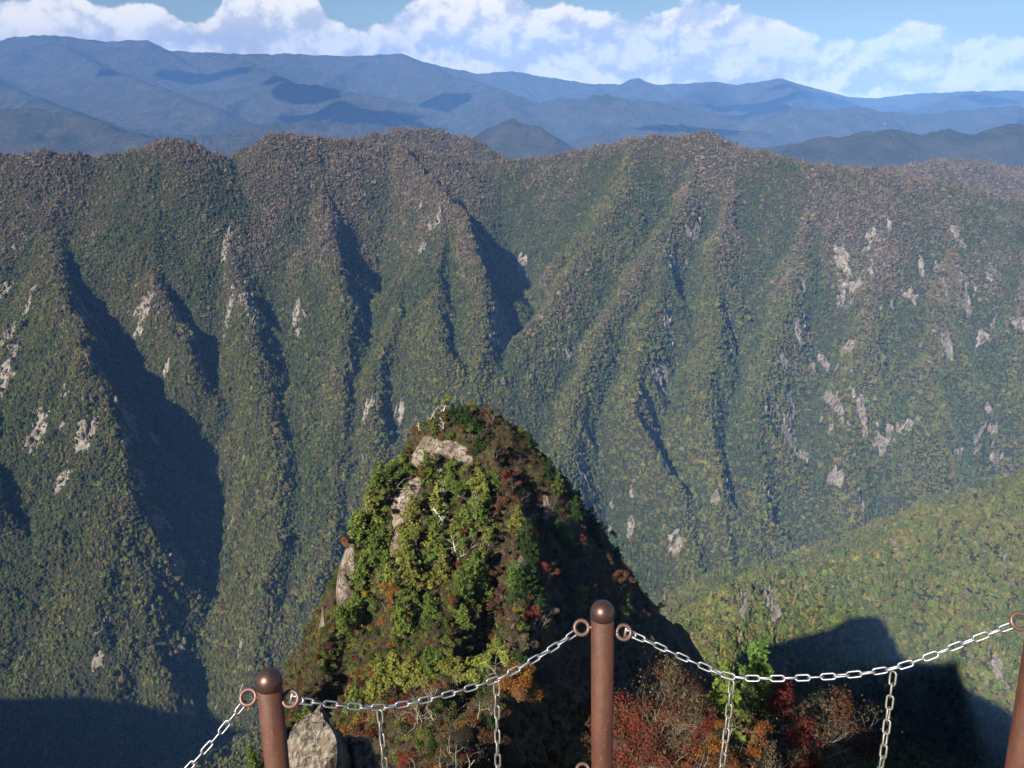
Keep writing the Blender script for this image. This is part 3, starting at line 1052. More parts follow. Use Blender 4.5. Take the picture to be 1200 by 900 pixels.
# the cliff on the left: nothing stands out beyond the shoulder
sh = np.array(SHOULDER)[::-1]
cut_x = np.interp(CY, sh[:, 1], sh[:, 0]) + 1.6 * fbm(CX / 5, CY / 7, 321, 3)
cut_z = np.interp(CY, sh[:, 1], sh[:, 2])
out_ = np.clip(cut_x - CX, 0, 200)
ledge_ = 2.2 * np.minimum(out_, 3.5) + 3.2 * np.clip(out_ - 3.5, 0, 2.5) + 1.1 * np.clip(out_ - 6, 0, 4) + 3.2 * np.clip(out_ - 10, 0, 300)
CZ = np.where((out_ > 0) & (CY > 46), np.minimum(CZ, cut_z - ledge_ + 1.0), CZ)
CROCK = np.zeros_like(CZ)


def crag_at(F, x, y):
    i = np.clip(((x - cxs[0]) / 0.6).astype(int), 0, len(cxs) - 2)
    j = np.clip(((y - cys[0]) / 0.6).astype(int), 0, len(cys) - 2)
    u = np.clip((x - cxs[i]) / 0.6, 0, 1)
    v = np.clip((y - cys[j]) / 0.6, 0, 1)
    return (F[j, i] * (1 - u) + F[j, i + 1] * u) * (1 - v) + (F[j + 1, i] * (1 - u) + F[j + 1, i + 1] * u) * v


def hit_crag(px, py, y0=9.0, y1=180.0):
    a, b = ray(px, py)
    Y = np.arange(y0, y1, 0.25)
    ok = (a * Y > cxs[0]) & (a * Y < cxs[-1])
    below = (crag_at(CZ, a * Y, Y) > b * Y) & ok
    if not below.any():
        return None
    Yh = Y[np.argmax(below)]
    return np.array((a * Yh, Yh, b * Yh))


CRAG_ROCKS = [(474, 592, 15, 24), (484, 574, 12, 14), (466, 632, 8, 20), (470, 655, 6, 12), (505, 533, 17, 13), (528, 528, 18, 12), (545, 540, 10, 8), (515, 563, 5, 22),
              (408, 640, 9, 34), (404, 672, 9, 30), (406, 708, 9, 26), (400, 622, 7, 26), (412, 612, 5, 12), (520, 590, 4, 12), (490, 540, 9, 10), (610, 660, 5, 6), (700, 608, 7, 5), (640, 600, 4, 6)]
cn = fbm(CX / 2.2, CY / 4.0, 331, 4)
for px, py, hw, hh in CRAG_ROCKS:
    h = hit_crag(px, py)
    if h is None:
        continue
    sc = h[1] / FOC * 1.12
    a, b = hit_crag(px, py - hh), hit_crag(px, py + hh)
    ry = 4.0
    if a is not None and b is not None:
        ry = min(max(abs(a[1] - b[1]) / 2, 1.2), 7)
    q = ((CX - h[0]) / (hw * sc)) ** 2 + ((CY - h[1]) / ry) ** 2
    CROCK = np.maximum(CROCK, np.clip(1.4 - q + 0.9 * cn, 0, 1) * (q < 3))
CZ = CZ + CROCK * (1.6 * ridged(CX / 2.3, CY / 2.3, 341, 3) - 0.9)
cdy, cdx = np.gradient(CZ, 0.6)
CSLOPE = np.sqrt(cdx ** 2 + cdy ** 2)
me = grid_mesh('crag', CX, CY, CZ)
set_attr(me, 'rock', np.maximum(CROCK, np.clip((CSLOPE - 3.0) / 1.5, 0, 1) * 0.75))


def rock_nodes(nt, vec, scale, pale=1.0):
    mp = N(nt, 'ShaderNodeMapping')
    mp.inputs['Scale'].default_value = (1, 1, 0.3)
    mp.inputs['Rotation'].default_value = (0.25, 0.2, 0)
    nt.links.new(vec, mp.inputs[0])
    n1 = noise_tex(nt, mp.outputs[0], scale, 10, 0.68, 0.5)
    n2 = noise_tex(nt, vec, scale * 0.35, 4, 0.6)
    n3 = noise_tex(nt, mp.outputs[0], scale * 0.8, 7, 0.6, 1.2)
    crack = smooth(nt, math_node(nt, 'ABSOLUTE', math_node(nt, 'SUBTRACT', n3, 0.5)), 0.0, 0.022)
    base = ramp(nt, n1, [(0.28, (0.05, 0.042, 0.034)), (0.44, (0.155 * pale, 0.125 * pale, 0.10 * pale)), (0.58, (0.25 * pale, 0.21 * pale, 0.17 * pale)), (0.75, (0.38 * pale, 0.345 * pale, 0.29 * pale))])
    base = mix_rgb(nt, smooth(nt, n2, 0.45, 0.62), base, (0.16, 0.12, 0.09))
    base = mix_rgb(nt, math_node(nt, 'ADD', 0.35, math_node(nt, 'MULTIPLY', crack, 0.65)), (0.05, 0.042, 0.034), base)
    h = math_node(nt, 'ADD', n1, math_node(nt, 'MULTIPLY', crack, 0.35))
    return base, h


m_crag, nt, b = new_mat('crag_ground', 0.95, 0.1)
geo = N(nt, 'ShaderNodeNewGeometry')
at = N(nt, 'ShaderNodeAttribute', attribute_name='rock')
stone, hgt_ = rock_nodes(nt, geo.outputs['Position'], 1.1, 1.35)
n1 = noise_tex(nt, geo.outputs['Position'], 0.35, 8, 0.65)
litter = ramp(nt, n1, [(0.3, (0.03, 0.028, 0.016)), (0.5, (0.07, 0.05, 0.028)), (0.62, (0.045, 0.055, 0.02)), (0.75, (0.10, 0.07, 0.04))])
n2 = noise_tex(nt, geo.outputs['Position'], 1.7, 6, 0.6)
fac = smooth(nt, math_node(nt, 'ADD', at.outputs['Fac'], math_node(nt, 'MULTIPLY', math_node(nt, 'SUBTRACT', n2, 0.5), 0.8)), 0.36, 0.5)
nt.links.new(mix_rgb(nt, fac, litter, stone), b.inputs['Base Color'])
bump(nt, b, hgt_, 1.0, 0.6)
crag = link('crag', me, m_crag)
tag(crag, 'steep wooded rock pinnacle and the arete leading out to it', kind='structure')

# the ledge the posts stand on, just below the picture
lx, ly = np.meshgrid(np.arange(-1.75, 3.01, 0.05), np.arange(-3.0, 2.15, 0.05))
lz = -1.62 - 0.42 * np.clip(ly - 0.2, 0, 3) - 0.03 * lx ** 2 * (ly > 0) + 0.05 * fbm(lx / 0.5, ly / 0.5, 351, 4) + 0.10 * (ridged(lx / 1.3, ly / 1.3, 353, 3) - 0.6)
lz = lz - np.clip(ly - 1.85, 0, 1) * 4.0 - np.clip(-1.35 - lx, 0, 1) * 4 - np.clip(lx - 2.6, 0, 1) * 4
me = grid_mesh('rock_ledge', lx, ly, lz)
m_ledge, nt, b = new_mat('ledge_rock', 0.9, 0.2)
geo = N(nt, 'ShaderNodeNewGeometry')
stone, hgt_ = rock_nodes(nt, geo.outputs['Position'], 3.0)
nt.links.new(stone, b.inputs['Base Color'])
bump(nt, b, hgt_, 0.8, 0.06)
ledge = link('rock_ledge', me, m_ledge)
tag(ledge, 'worn rock ledge under the chain fence posts', kind='structure')


def ledge_z(x, y):
    i = int(np.clip(round((x + 1.75) / 0.05), 0, lx.shape[1] - 1))
    j = int(np.clip(round((y + 3.0) / 0.05), 0, lx.shape[0] - 1))
    return float(lz[j, i])


# ------------------------------------------------------------------ undergrowth on the crag
rng = np.random.default_rng(23)


def tuft(seed):
    r = np.random.default_rng(seed)
    lobes = [(r.uniform(-0.45, 0.45), r.uniform(-0.45, 0.45), r.uniform(0.2, 0.5), r.uniform(0.35, 0.6), r.uniform(0.35, 0.6), r.uniform(0.3, 0.5)) for k in range(5)]
    c, nn = lobe_points(lobes, 330, r)
    return quads(c, nn, 0.17, r)


ux, uy = np.meshgrid(np.arange(-62, 75, 0.95), np.arange(10, 160, 0.95))
ux = (ux + rng.uniform(-0.5, 0.5, ux.shape)).ravel()
uy = (uy + rng.uniform(-0.5, 0.5, uy.shape)).ravel()
uz = crag_at(CZ, ux, uy)
fw = CP * uy - SP * uz
pxx = 600 + FOC * ux / fw
pyy = 450 + FOC * (-(SP * uy + CP * uz)) / fw
keep = (pxx > 60) & (pxx < 1250) & (pyy < 1250) & (rng.random(len(ux)) > crag_at(CROCK, ux, uy) * 2.2)
ux, uy, uz, pxx, pyy = ux[keep], uy[keep], uz[keep], pxx[keep], pyy[keep]
divide = np.interp(pyy, [460, 600, 720, 900], [548, 575, 590, 600])


def pinnacle_colour(pxx, pyy, r, n_):
    """leaf colours over the pinnacle: greens on the left face, rust and brown along the crest and to the right"""
    pal = np.array([(0.10, 0.140, 0.028), (0.155, 0.165, 0.036), (0.030, 0.058, 0.015), (0.20, 0.145, 0.022), (0.23, 0.085, 0.020), (0.13, 0.035, 0.022), (0.095, 0.058, 0.032), (0.11, 0.085, 0.055)])
    div = np.interp(pyy, [460, 600, 720, 900], [548, 575, 590, 600])
    left = np.clip((div - pxx) / 60 + 0.4, 0, 1)
    top = np.clip((555 - pyy) / 60, 0, 1)
    low = np.clip((pyy - 740) / 70, 0, 1)
    W = np.stack([0.46 * left + 0.07, 0.28 * left, 0.14 + 0.06 * (1 - left), 0.035 * left + 0.03 * low, 0.05 * left + 0.06 * low + 0.05 * top,
                  0.025 + 0.06 * top + 0.08 * low, 0.12 + 0.42 * (1 - left) + 0.2 * top, 0.07 + 0.3 * (1 - left) + 0.2 * low], 1)
    W[:, :2] *= (1 - 0.75 * low)[:, None] * (1 - 0.35 * top)[:, None]
    shift = np.clip(0.5 + 1.6 * n_, 0.02, 0.98)
    W[:, 3:6] *= (0.3 + 1.8 * shift)[:, None]
    W = np.cumsum(W / W.sum(1, keepdims=True), 1)
    idx = (r.random(len(pxx))[:, None] > W).sum(1).clip(0, 7)
    return pal[idx], idx


ucol, _ = pinnacle_colour(pxx, pyy, rng, fbm(ux / 6, uy / 6, 361, 3))
n = len(ux)
s = rng.uniform(0.4, 0.85, n)
near = np.clip((uy - 14) / 45, 0.45, 1)
s = s * near
undergrowth = scatter('undergrowth', [tuft(500 + k) for k in range(5)], np.stack([ux, uy, uz - 0.12 * s], -1),
                      np.stack([rng.uniform(-0.3, 0.3, n), rng.uniform(-0.3, 0.3, n), rng.uniform(0, 6.283, n)], -1),
                      np.stack([s, s, s * rng.uniform(0.8, 1.5, n)], -1), rng.integers(0, 5, n),
                      (ucol * 0.75 + 0.25 * np.array((0.07, 0.065, 0.025))) * rng.uniform(0.75, 1.25, (n, 1)), M_LEAF_MASS)
tag(undergrowth, 'low autumn scrub covering the crag', kind='stuff')
# ------------------------------------------------------------------ trees of the crag, each its own thing
def tube(points, radii, sides=5):
    pts = np.array(points, dtype=float)
    n = len(pts)
    V = []
    for i in range(n):
        t = pts[min(i + 1, n - 1)] - pts[max(i - 1, 0)]
        t /= np.linalg.norm(t) + 1e-9
        a = np.cross(t, (0.31, 0.93, 0.17))
        a /= np.linalg.norm(a) + 1e-9
        b_ = np.cross(t, a)
        ang = np.arange(sides) / sides * 2 * math.pi
        V.append(pts[i] + radii[i] * (np.cos(ang)[:, None] * a + np.sin(ang)[:, None] * b_))
    V = np.concatenate(V + [pts[-1:]])
    F = []
    for i in range(n - 1):
        for k in range(sides):
            F.append((i * sides + k, i * sides + (k + 1) % sides, (i + 1) * sides + (k + 1) % sides, (i + 1) * sides + k))
    tip = n * sides
    for k in range(sides):
        F.append(((n - 1) * sides + k, (n - 1) * sides + (k + 1) % sides, tip, tip))
    return V, np.array(F)


def grow(p, d, length, rad, depth, r, out, tips, wander=0.35, up=0.12, kids=3, sides=5, ratio=0.62):
    """a crooked limb that forks into smaller ones"""
    segs = 5 if depth > 0 else 3
    pts, rr = [np.array(p)], [rad]
    d = np.array(d, dtype=float)
    for k in range(segs):
        d = d + r.normal(size=3) * wander * 0.6 + np.array((0, 0, up))
        d /= np.linalg.norm(d)
        pts.append(pts[-1] + d * length / segs)
        rr.append(rad * (1 - 0.62 * (k + 1) / segs))
    out.append(tube(pts, rr, max(3, sides)))
    tips.append((pts[-1], d))
    if depth <= 0:
        return
    for k in range(kids + (1 if r.random() < 0.4 else 0)):
        i = r.integers(2, segs + 1)
        q = r.normal(size=3)
        q = q - d * q.dot(d)
        q /= np.linalg.norm(q) + 1e-9
        nd = d * r.uniform(0.35, 0.8) + q * r.uniform(0.6, 1.0)
        nd[2] += 0.08
        nd /= np.linalg.norm(nd)
        grow(pts[i], nd, length * ratio * r.uniform(0.75, 1.2), rr[i] * 0.72, depth - 1, r, out, tips, wander, up, kids, sides - 1, ratio)


def proto_conifer(seed, h=3.9, r0=1.55, leaf=0.20, n_sp=62, bare=0.12):
    r = np.random.default_rng(seed)
    lean = r.normal(size=2) * 0.05
    tp = [(lean[0] * z * z * 0.15 + 0.03 * math.sin(z * 2 + seed), lean[1] * z * z * 0.15, z) for z in np.linspace(-0.4, h * 0.96, 8)]
    wood = [tube(tp, [0.085 * (1 - 0.85 * k / 7) * h / 4 for k in range(8)], 6)]
    C, Nn = [], []
    levels = int(9 + h)
    for lv in range(levels):
        t = bare + (1 - bare) * lv / levels
        z = h * t
        nb = r.integers(4, 7)
        a0 = r.uniform(0, 6.28)
        for k in range(nb):
            a = a0 + k * 6.283 / nb + r.uniform(-0.35, 0.35)
            L = r0 * (1.02 - t) ** 0.62 * r.uniform(0.45, 1.25)
            rise = r.uniform(-0.15, 0.30) * L
            base = np.array((np.interp(z, [q[2] for q in tp], [q[0] for q in tp]), 0, z))
            tip = base + np.array((math.cos(a) * L, math.sin(a) * L, rise))
            if L > 0.35:
                wood.append(tube([base, (base + tip) / 2 + (0, 0, 0.05 * L), tip], [0.022, 0.014, 0.006], 3))
            m = max(4, int(n_sp * L / r0 * 0.55))
            u = r.uniform(0.18, 1.06, m)
            side = np.array((-math.sin(a), math.cos(a), 0))
            w = r.normal(size=m) * 0.20 * L * (1.25 - u)
            c = base + (tip - base) * u[:, None] + side * w[:, None]
            c[:, 2] += r.normal(size=m) * 0.09 - 0.10 * np.abs(w)
            C.append(c)
            Nn.append(np.array((0.25 * math.cos(a), 0.25 * math.sin(a), 1.0)) + 0.5 * r.normal(size=(m, 3)))
    top = np.array(tp[-1]) + np.stack([r.normal(size=25) * 0.09, r.normal(size=25) * 0.09, r.uniform(-0.35, 0.22, 25)], 1)
    C.append(top)
    Nn.append(r.normal(size=(25, 3)))
    return join(wood), quads(np.concatenate(C), np.concatenate(Nn), leaf, r, 1.35)


def proto_broadleaf(seed, h=3.2, r0=1.5, leaf=0.17, n=1500, depth=2):
    r = np.random.default_rng(seed)
    wood, tips = [], []
    for s in range(r.integers(1, 4)):
        grow((r.normal() * 0.08, r.normal() * 0.08, -0.3), (r.normal() * 0.28, r.normal() * 0.28, 1), h * 0.72, 0.07 * h / 3, depth, r, wood, tips, 0.32, 0.10, 3, 5)
    T = np.array([t[0] for t in tips])
    k = r.integers(0, len(T), 11)
    lobes = [(T[i][0] * 1.05, T[i][1] * 1.05, max(T[i][2], h * 0.3), r0 * r.uniform(0.24, 0.46), r0 * r.uniform(0.24, 0.46), r0 * r.uniform(0.20, 0.36)) for i in k]
    c, nn = lobe_points(lobes, n, r, 0.55)
    return join(wood), quads(c, nn, leaf, r)


def proto_bare(seed, h=3.4, depth=4, leaf=0.07, n_leaf=260):
    r = np.random.default_rng(seed)
    wood, tips = [], []
    for s in range(r.integers(2, 4)):
        grow((r.normal() * 0.12, r.normal() * 0.12, -0.3), (r.normal() * 0.4, r.normal() * 0.4, 1), h * 0.5, 0.034 * h / 3, depth, r, wood, tips, 0.42, 0.06, 2, 5, 0.66)
    T = np.array([t[0] for t in tips])
    c = T[r.integers(0, len(T), n_leaf)] + r.normal(size=(n_leaf, 3)) * 0.11
    return join(wood), quads(c, r.normal(size=(n_leaf, 3)), leaf, r)


def proto_snag(seed, h=3.0):
    r = np.random.default_rng(seed)
    wood, tips = [], []
    pts, d = [np.array((0, 0, -0.3))], np.array((r.normal() * 0.12, r.normal() * 0.12, 1.0))
    for k in range(7):
        d = d + r.normal(size=3) * 0.10
        d /= np.linalg.norm(d)
        pts.append(pts[-1] + d * h / 7)
    wood.append(tube(pts, [0.085 * (1 - 0.11 * k) * h / 3 for k in range(8)], 6))
    for k in range(13):
        i = r.integers(2, 8)
        a = r.uniform(0, 6.28)
        grow(pts[i], (math.cos(a), math.sin(a), r.uniform(-0.1, 0.5)), r.uniform(0.35, 1.0) * h / 3 * (1.25 - 0.1 * i), 0.03, 1, r, wood, tips, 0.35, 0.05, 2, 4)
    return join(wood), None


m_bark, nt, b = new_mat('bark', 0.9, 0.15)
oi = N(nt, 'ShaderNodeObjectInfo')
tcb = N(nt, 'ShaderNodeTexCoord')
nb_ = noise_tex(nt, tcb.outputs['Object'], 9.0, 6, 0.65)
hs = N(nt, 'ShaderNodeHueSaturation')
nt.links.new(oi.outputs['Color'], hs.inputs['Color'])
nt.links.new(math_node(nt, 'ADD', 0.45, math_node(nt, 'MULTIPLY', nb_, 1.1)), hs.inputs['Value'])
nt.links.new(hs.outputs[0], b.inputs['Base Color'])
bump(nt, b, nb_, 0.7, 0.02)

PROTO = {}


def lib(kind, maker, count, **kw):
    PROTO[kind] = []
    for k in range(count):
        wood, leaves = maker(700 + 37 * k + 1000 * len(PROTO), **kw)
        wm = mesh_mixed('trunk', *wood)
        wm.materials.append(m_bark)
        lm = None
        if leaves is not None:
            lm = mesh_mixed('crown', *leaves, smooth_shade=False)
            lm.materials.append(M_LEAF)
        PROTO[kind].append((wm, lm))


lib('conifer', proto_conifer, 5)
lib('broadleaf', proto_broadleaf, 6)
lib('bare', proto_bare, 5)
lib('snag', proto_snag, 4)
lib('near_conifer', proto_conifer, 2, h=4.2, r0=1.05, leaf=0.13, n_sp=110, bare=0.08)
lib('near_shrub', proto_broadleaf, 5, h=2.4, r0=1.35, leaf=0.085, n=1900, depth=4)
lib('near_bare', proto_bare, 5, h=3.2, depth=5, leaf=0.06, n_leaf=350)

KIND_NAME = {'conifer': 'conifer_tree', 'near_conifer': 'conifer_tree', 'broadleaf': 'broadleaf_tree', 'near_shrub': 'autumn_shrub', 'bare': 'bare_tree', 'near_bare': 'bare_tree', 'snag': 'dead_tree'}
KIND_CAT = {'conifer': 'conifer', 'near_conifer': 'conifer', 'broadleaf': 'tree', 'near_shrub': 'shrub', 'bare': 'bare tree', 'near_bare': 'bare tree', 'snag': 'dead tree'}
BARK = {'conifer': (0.13, 0.10, 0.075), 'near_conifer': (0.12, 0.09, 0.07), 'broadleaf': (0.20, 0.175, 0.14), 'near_shrub': (0.17, 0.14, 0.11), 'bare': (0.26, 0.23, 0.18), 'near_bare': (0.21, 0.185, 0.145), 'snag': (0.58, 0.55, 0.49)}
PAL = {'green': (0.105, 0.150, 0.030), 'yellow green': (0.178, 0.190, 0.040), 'dark green': (0.028, 0.055, 0.014), 'yellow': (0.30, 0.20, 0.020), 'orange': (0.21, 0.085, 0.022),
       'red': (0.150, 0.034, 0.024), 'rust brown': (0.105, 0.050, 0.028), 'grey brown': (0.11, 0.085, 0.055), 'bleached': (0.1, 0.1, 0.1), 'lichened': (0.13, 0.10, 0.05), 'bright green': (0.075, 0.135, 0.030)}
CHOSEN = []                                    # every tree as (kind, colour, px, py, place, size, z turn, note)
trng = random.Random(5)


def add_tree(kind, colour, px, py, size, note=None, stretch=1.0, y0=9.0, lean=0.0):
    h = hit_crag(px, py, y0)
    top = 70 if py > 745 else 165                                     # never on the far side of the crest
    for k in range(14):
        if h is not None and h[1] < top:
            break
        py += 3
        h = hit_crag(px, py, y0)
    if h is None or h[1] >= top:
        return False
    CHOSEN.append(dict(kind=kind, colour=colour, px=px, py=py, loc=h, size=size, note=note, stretch=stretch, lean=lean))
    return True


# the ones the eye picks out: kind, colour, foot in photograph pixels, size factor, label
SPECIAL = [
    ('snag', 'bleached', 502, 492, 0.75, 'bleached dead tree at the very top left of the summit'),
    ('snag', 'bleached', 517, 488, 0.85, 'tallest white dead tree among the bleached ones on the summit'),
    ('snag', 'bleached', 490, 505, 0.55, 'short white snag on the left edge of the summit'),
    ('snag', 'bleached', 520, 505, 0.8, 'white forked dead tree in front of the summit trunks'),
    ('snag', 'bleached', 497, 540, 0.6, 'leaning white dead trunk on the pale rock band under the summit'),
    ('snag', 'bleached', 545, 545, 0.55, 'twisted white dead branches right of the pale rock band'),
    ('snag', 'bleached', 520, 625, 1.5, 'large white dead tree standing among green conifers mid face'),
    ('snag', 'bleached', 538, 662, 1.3, 'second white dead tree lower down the green face'),
    ('conifer', 'dark green', 540, 497, 0.75, 'thin dark conifer with bare trunk at the summit middle'),
    ('conifer', 'dark green', 548, 500, 0.7, 'thin bare trunked conifer at the summit right of the tallest'),
    ('conifer', 'dark green', 530, 494, 0.6, 'small dark conifer between the white summit snags'),
    ('conifer', 'dark green', 558, 505, 0.6, 'dark conifer where the summit drops to the shaded side'),
    ('broadleaf', 'rust brown', 525, 500, 0.6, 'rust coloured bush among the summit trunks'),
    ('broadleaf', 'orange', 505, 556, 0.65, 'orange bush right under the pale rock band'),
    ('broadleaf', 'orange', 492, 560, 0.5, 'small orange bush left under the pale rock band'),
    ('broadleaf', 'red', 477, 560, 0.45, 'red bush above the grey rock slab'),
    ('broadleaf', 'rust brown', 398, 620, 0.8, 'rust brown tree overhanging the left cliff edge'),
    ('broadleaf', 'orange', 408, 640, 0.45, 'small orange bush on the left cliff edge'),
    ('broadleaf', 'orange', 460, 708, 0.8, 'orange bush low on the sunlit face above yellow leaves'),
    ('broadleaf', 'yellow', 428, 755, 0.5, 'bright yellow bush above the left post'),
    ('broadleaf', 'yellow', 424, 770, 0.4, 'small yellow bush just below the brightest yellow one'),
    ('broadleaf', 'orange', 500, 690, 0.5, 'orange bush amid green on the lower face'),
    ('broadleaf', 'red', 473, 728, 0.45, 'red bush beside the orange one low on the face'),
    ('broadleaf', 'red', 535, 665, 0.35, 'tiny red bush under the lower white dead tree'),
    ('broadleaf', 'orange', 470, 610, 0.3, 'tiny orange bush clinging to the grey rock slab'),
    ('conifer', 'green', 555, 690, 1.25, 'large green conifer at the right edge of the sunlit face'),
    ('conifer', 'yellow green', 520, 680, 1.2, 'large yellow green conifer in the middle of the sunlit face'),
    ('conifer', 'green', 560, 620, 1.1, 'tall green conifer right of the white dead tree'),
    ('conifer', 'yellow green', 505, 650, 1.05, 'yellow green conifer left of the white dead trees'),
    ('conifer', 'green', 440, 660, 1.2, 'tall green conifer between the two rock cliffs'),
    ('conifer', 'green', 425, 690, 1.2, 'green conifer leaning over the left cliff'),
    ('conifer', 'yellow green', 605, 625, 0.95, 'yellow tinged tree standing alone in the brown right side'),
    ('broadleaf', 'orange', 625, 640, 0.6, 'ochre bush beside the lone yellow tinged tree'),
    ('conifer', 'dark green', 620, 525, 0.75, 'dark conifer on the shaded skyline right of the summit'),
    ('conifer', 'dark green', 640, 560, 0.8, 'dark conifer lower on the shaded right skyline'),
    ('conifer', 'green', 610, 490, 0.4, 'small lit conifer on the right shoulder of the summit'),
    # the near trees behind the chain
    ('near_bare', 'lichened', 492, 848, 1.3, 'pale lichened trunk behind the left chain with few leaves'),
    ('near_bare', 'lichened', 512, 842, 1.35, 'forked pale tree standing between the two hanging chains'),
    ('near_bare', 'lichened', 534, 830, 1.2, 'slim pale stemmed tree left of the second hanging chain'),
    ('near_bare', 'lichened', 560, 845, 0.8, 'small bare tree just left of the second hanging chain'),
    ('near_bare', 'lichened', 655, 830, 1.4, 'lichened bare tree directly left of the middle post'),
    ('near_bare', 'lichened', 640, 868, 1.35, 'sprawling bare tree under the chain near the middle post'),
    ('near_bare', 'lichened', 668, 890, 0.85, 'bare branches at the foot of the middle post'),
    ('near_bare', 'lichened', 615, 900, 0.8, 'bare twiggy shrub at the bottom right of the hanging chain'),
    ('near_bare', 'lichened', 736, 898, 0.7, 'bare tree just right of the middle post'),
    ('near_bare', 'lichened', 795, 905, 0.6, 'pale dead stems between the middle post and third hanging chain'),
    ('near_shrub', 'orange', 606, 842, 0.95, 'orange leaved shrub right of the second hanging chain'),
    ('near_shrub', 'yellow', 622, 825, 0.7, 'yellow orange shrub above the orange one by the chain'),
    ('near_shrub', 'orange', 640, 920, 0.75, 'dull orange shrub at the lower left of the middle post'),
    ('near_shrub', 'red', 470, 850, 1.0, 'large soft red shrub behind the first hanging chain'),
    ('near_shrub', 'red', 480, 905, 0.75, 'bright crimson shrub low beside the first hanging chain'),
    ('near_shrub', 'red', 748, 892, 0.6, 'red maple shrub right of the middle post'),
    ('near_bare', 'rust brown', 760, 900, 0.6, 'rusty twiggy tree below the red shrub by the middle post'),
    ('near_shrub', 'red', 815, 884, 0.35, 'small red shrub under the right chain'),
    ('near_shrub', 'orange', 826, 880, 0.32, 'ochre shrub left of the third hanging chain'),
    ('near_bare', 'rust brown', 842, 886, 0.7, 'dark rust twiggy tree behind the third hanging chain'),
    ('near_conifer', 'bright green', 882, 862, 1.0, 'bright green upright conifer standing alone beside the third hanging chain'),
    ('near_conifer', 'green', 848, 868, 0.6, 'small green conifer left of the bright upright one'),
    ('near_shrub', 'red', 905, 890, 0.75, 'brick red rounded shrub right of the third hanging chain'),
    ('near_shrub', 'rust brown', 930, 872, 0.55, 'brown shrub behind the brick red rounded one'),
    ('near_bare', 'lichened', 938, 874, 0.85, 'grey twiggy tree right of the brick red shrub'),
    ('near_bare', 'lichened', 962, 885, 0.95, 'grey twiggy tree at the edge of the black shadow'),
    ('near_shrub', 'grey brown', 950, 900, 0.9, 'grey brown shrub under the twiggy trees'),
    ('near_shrub', 'rust brown', 985, 905, 0.8, 'brown shrub nearest the black shadow on the right'),
    ('near_shrub', 'red', 940, 925, 0.6, 'crimson shrub at the bottom edge right of the third hanging chain'),
    ('near_conifer', 'green', 300, 905, 0.8, 'green conifer left of the left post foot'),
    ('near_conifer', 'yellow green', 285, 935, 0.7, 'yellow green conifer lowest on the left'),
]
for kind, colour, px, py, size, note in SPECIAL:
    add_tree(kind, colour, px, py, size, note)

OUTLINE = [(505, 480), (560, 478), (600, 500), (640, 555), (700, 615), (760, 690), (790, 745), (760, 790), (690, 790), (620, 800), (540, 800), (440, 800), (345, 830), (350, 785), (375, 730),
           (398, 712), (400, 655), (396, 620), (445, 570), (485, 515)]


def inside(px, py, poly):
    c = False
    for (x0, y0), (x1, y1) in zip(poly, poly[1:] + poly[:1]):
        if (y0 > py) != (y1 > py) and px < (x1 - x0) * (py - y0) / (y1 - y0) + x0:
            c = not c
    return c


def fill(count, poly, min_gap, chooser, y0=9.0):
    made, tries = 0, 0
    while made < count and tries < count * 60:
        tries += 1
        px = trng.uniform(min(p[0] for p in poly), max(p[0] for p in poly))
        py = trng.uniform(min(p[1] for p in poly), max(p[1] for p in poly))
        if not inside(px, py, poly) or any((t['px'] - px) ** 2 + (t['py'] - py) ** 2 < min_gap ** 2 for t in CHOSEN):
            continue
        h = hit_crag(px, py, y0)
        if h is None or crag_at(CROCK, h[0:1], h[1:2])[0] > 0.2:
            continue
        kind, colour, size = chooser(px, py)
        made += add_tree(kind, colour, px, py, size, None, trng.uniform(0.9, 1.2), y0)


def face_choice(px, py):
    div = np.interp(py, [460, 600, 720, 900], [552, 582, 590, 600])
    u = trng.random()
    s = trng.uniform(0.75, 1.2) * (0.72 if py < 560 else 1.0)
    if px < div - 8:
        if u < 0.34:
            return 'conifer', 'green', s
        if u < 0.54:
            return 'conifer', 'yellow green', s
        if u < 0.70:
            return 'broadleaf', 'yellow green', s
        if u < 0.80:
            return 'broadleaf', 'green', s
        if u < 0.87:
            return 'broadleaf', 'orange', s * 0.6
        if u < 0.90:
            return 'broadleaf', 'yellow', s * 0.5
        if u < 0.94:
            return 'broadleaf', 'rust brown', s * 0.7
        return 'bare', 'grey brown', s * 0.75
    if u < 0.26:
        return 'broadleaf', 'rust brown', s * 0.8
    if u < 0.46:
        return 'bare', 'grey brown', s * 0.9
    if u < 0.74:
        return 'conifer', 'dark green', s * 0.9
    if u < 0.82:
        return 'broadleaf', 'red', s * 0.6
    if u < 0.92:
        return 'broadleaf', 'grey brown', s * 0.8
    return 'conifer', 'green', s * 0.8


def near_choice(px, py):
    u = trng.random()
    s = trng.uniform(0.4, 0.7)
    if u < 0.48:
        return 'near_bare', trng.choice(('lichened', 'rust brown', 'grey brown')), s * 1.15
    if u < 0.62:
        return 'near_shrub', 'rust brown', s * 0.8
    if u < 0.74:
        return 'near_shrub', 'grey brown', s * 0.8
    if u < 0.82:
        return 'near_shrub', 'red', s * 0.7
    if u < 0.90:
        return 'near_shrub', 'orange', s * 0.7
    return 'near_conifer', 'dark green', s * 0.6


fill(190, OUTLINE, 8.5, face_choice)
fill(34, [(440, 800), (600, 800), (690, 800), (690, 920), (440, 920)], 16, near_choice)
fill(24, [(715, 790), (830, 820), (960, 850), (1010, 900), (1000, 930), (715, 930)], 17, near_choice)

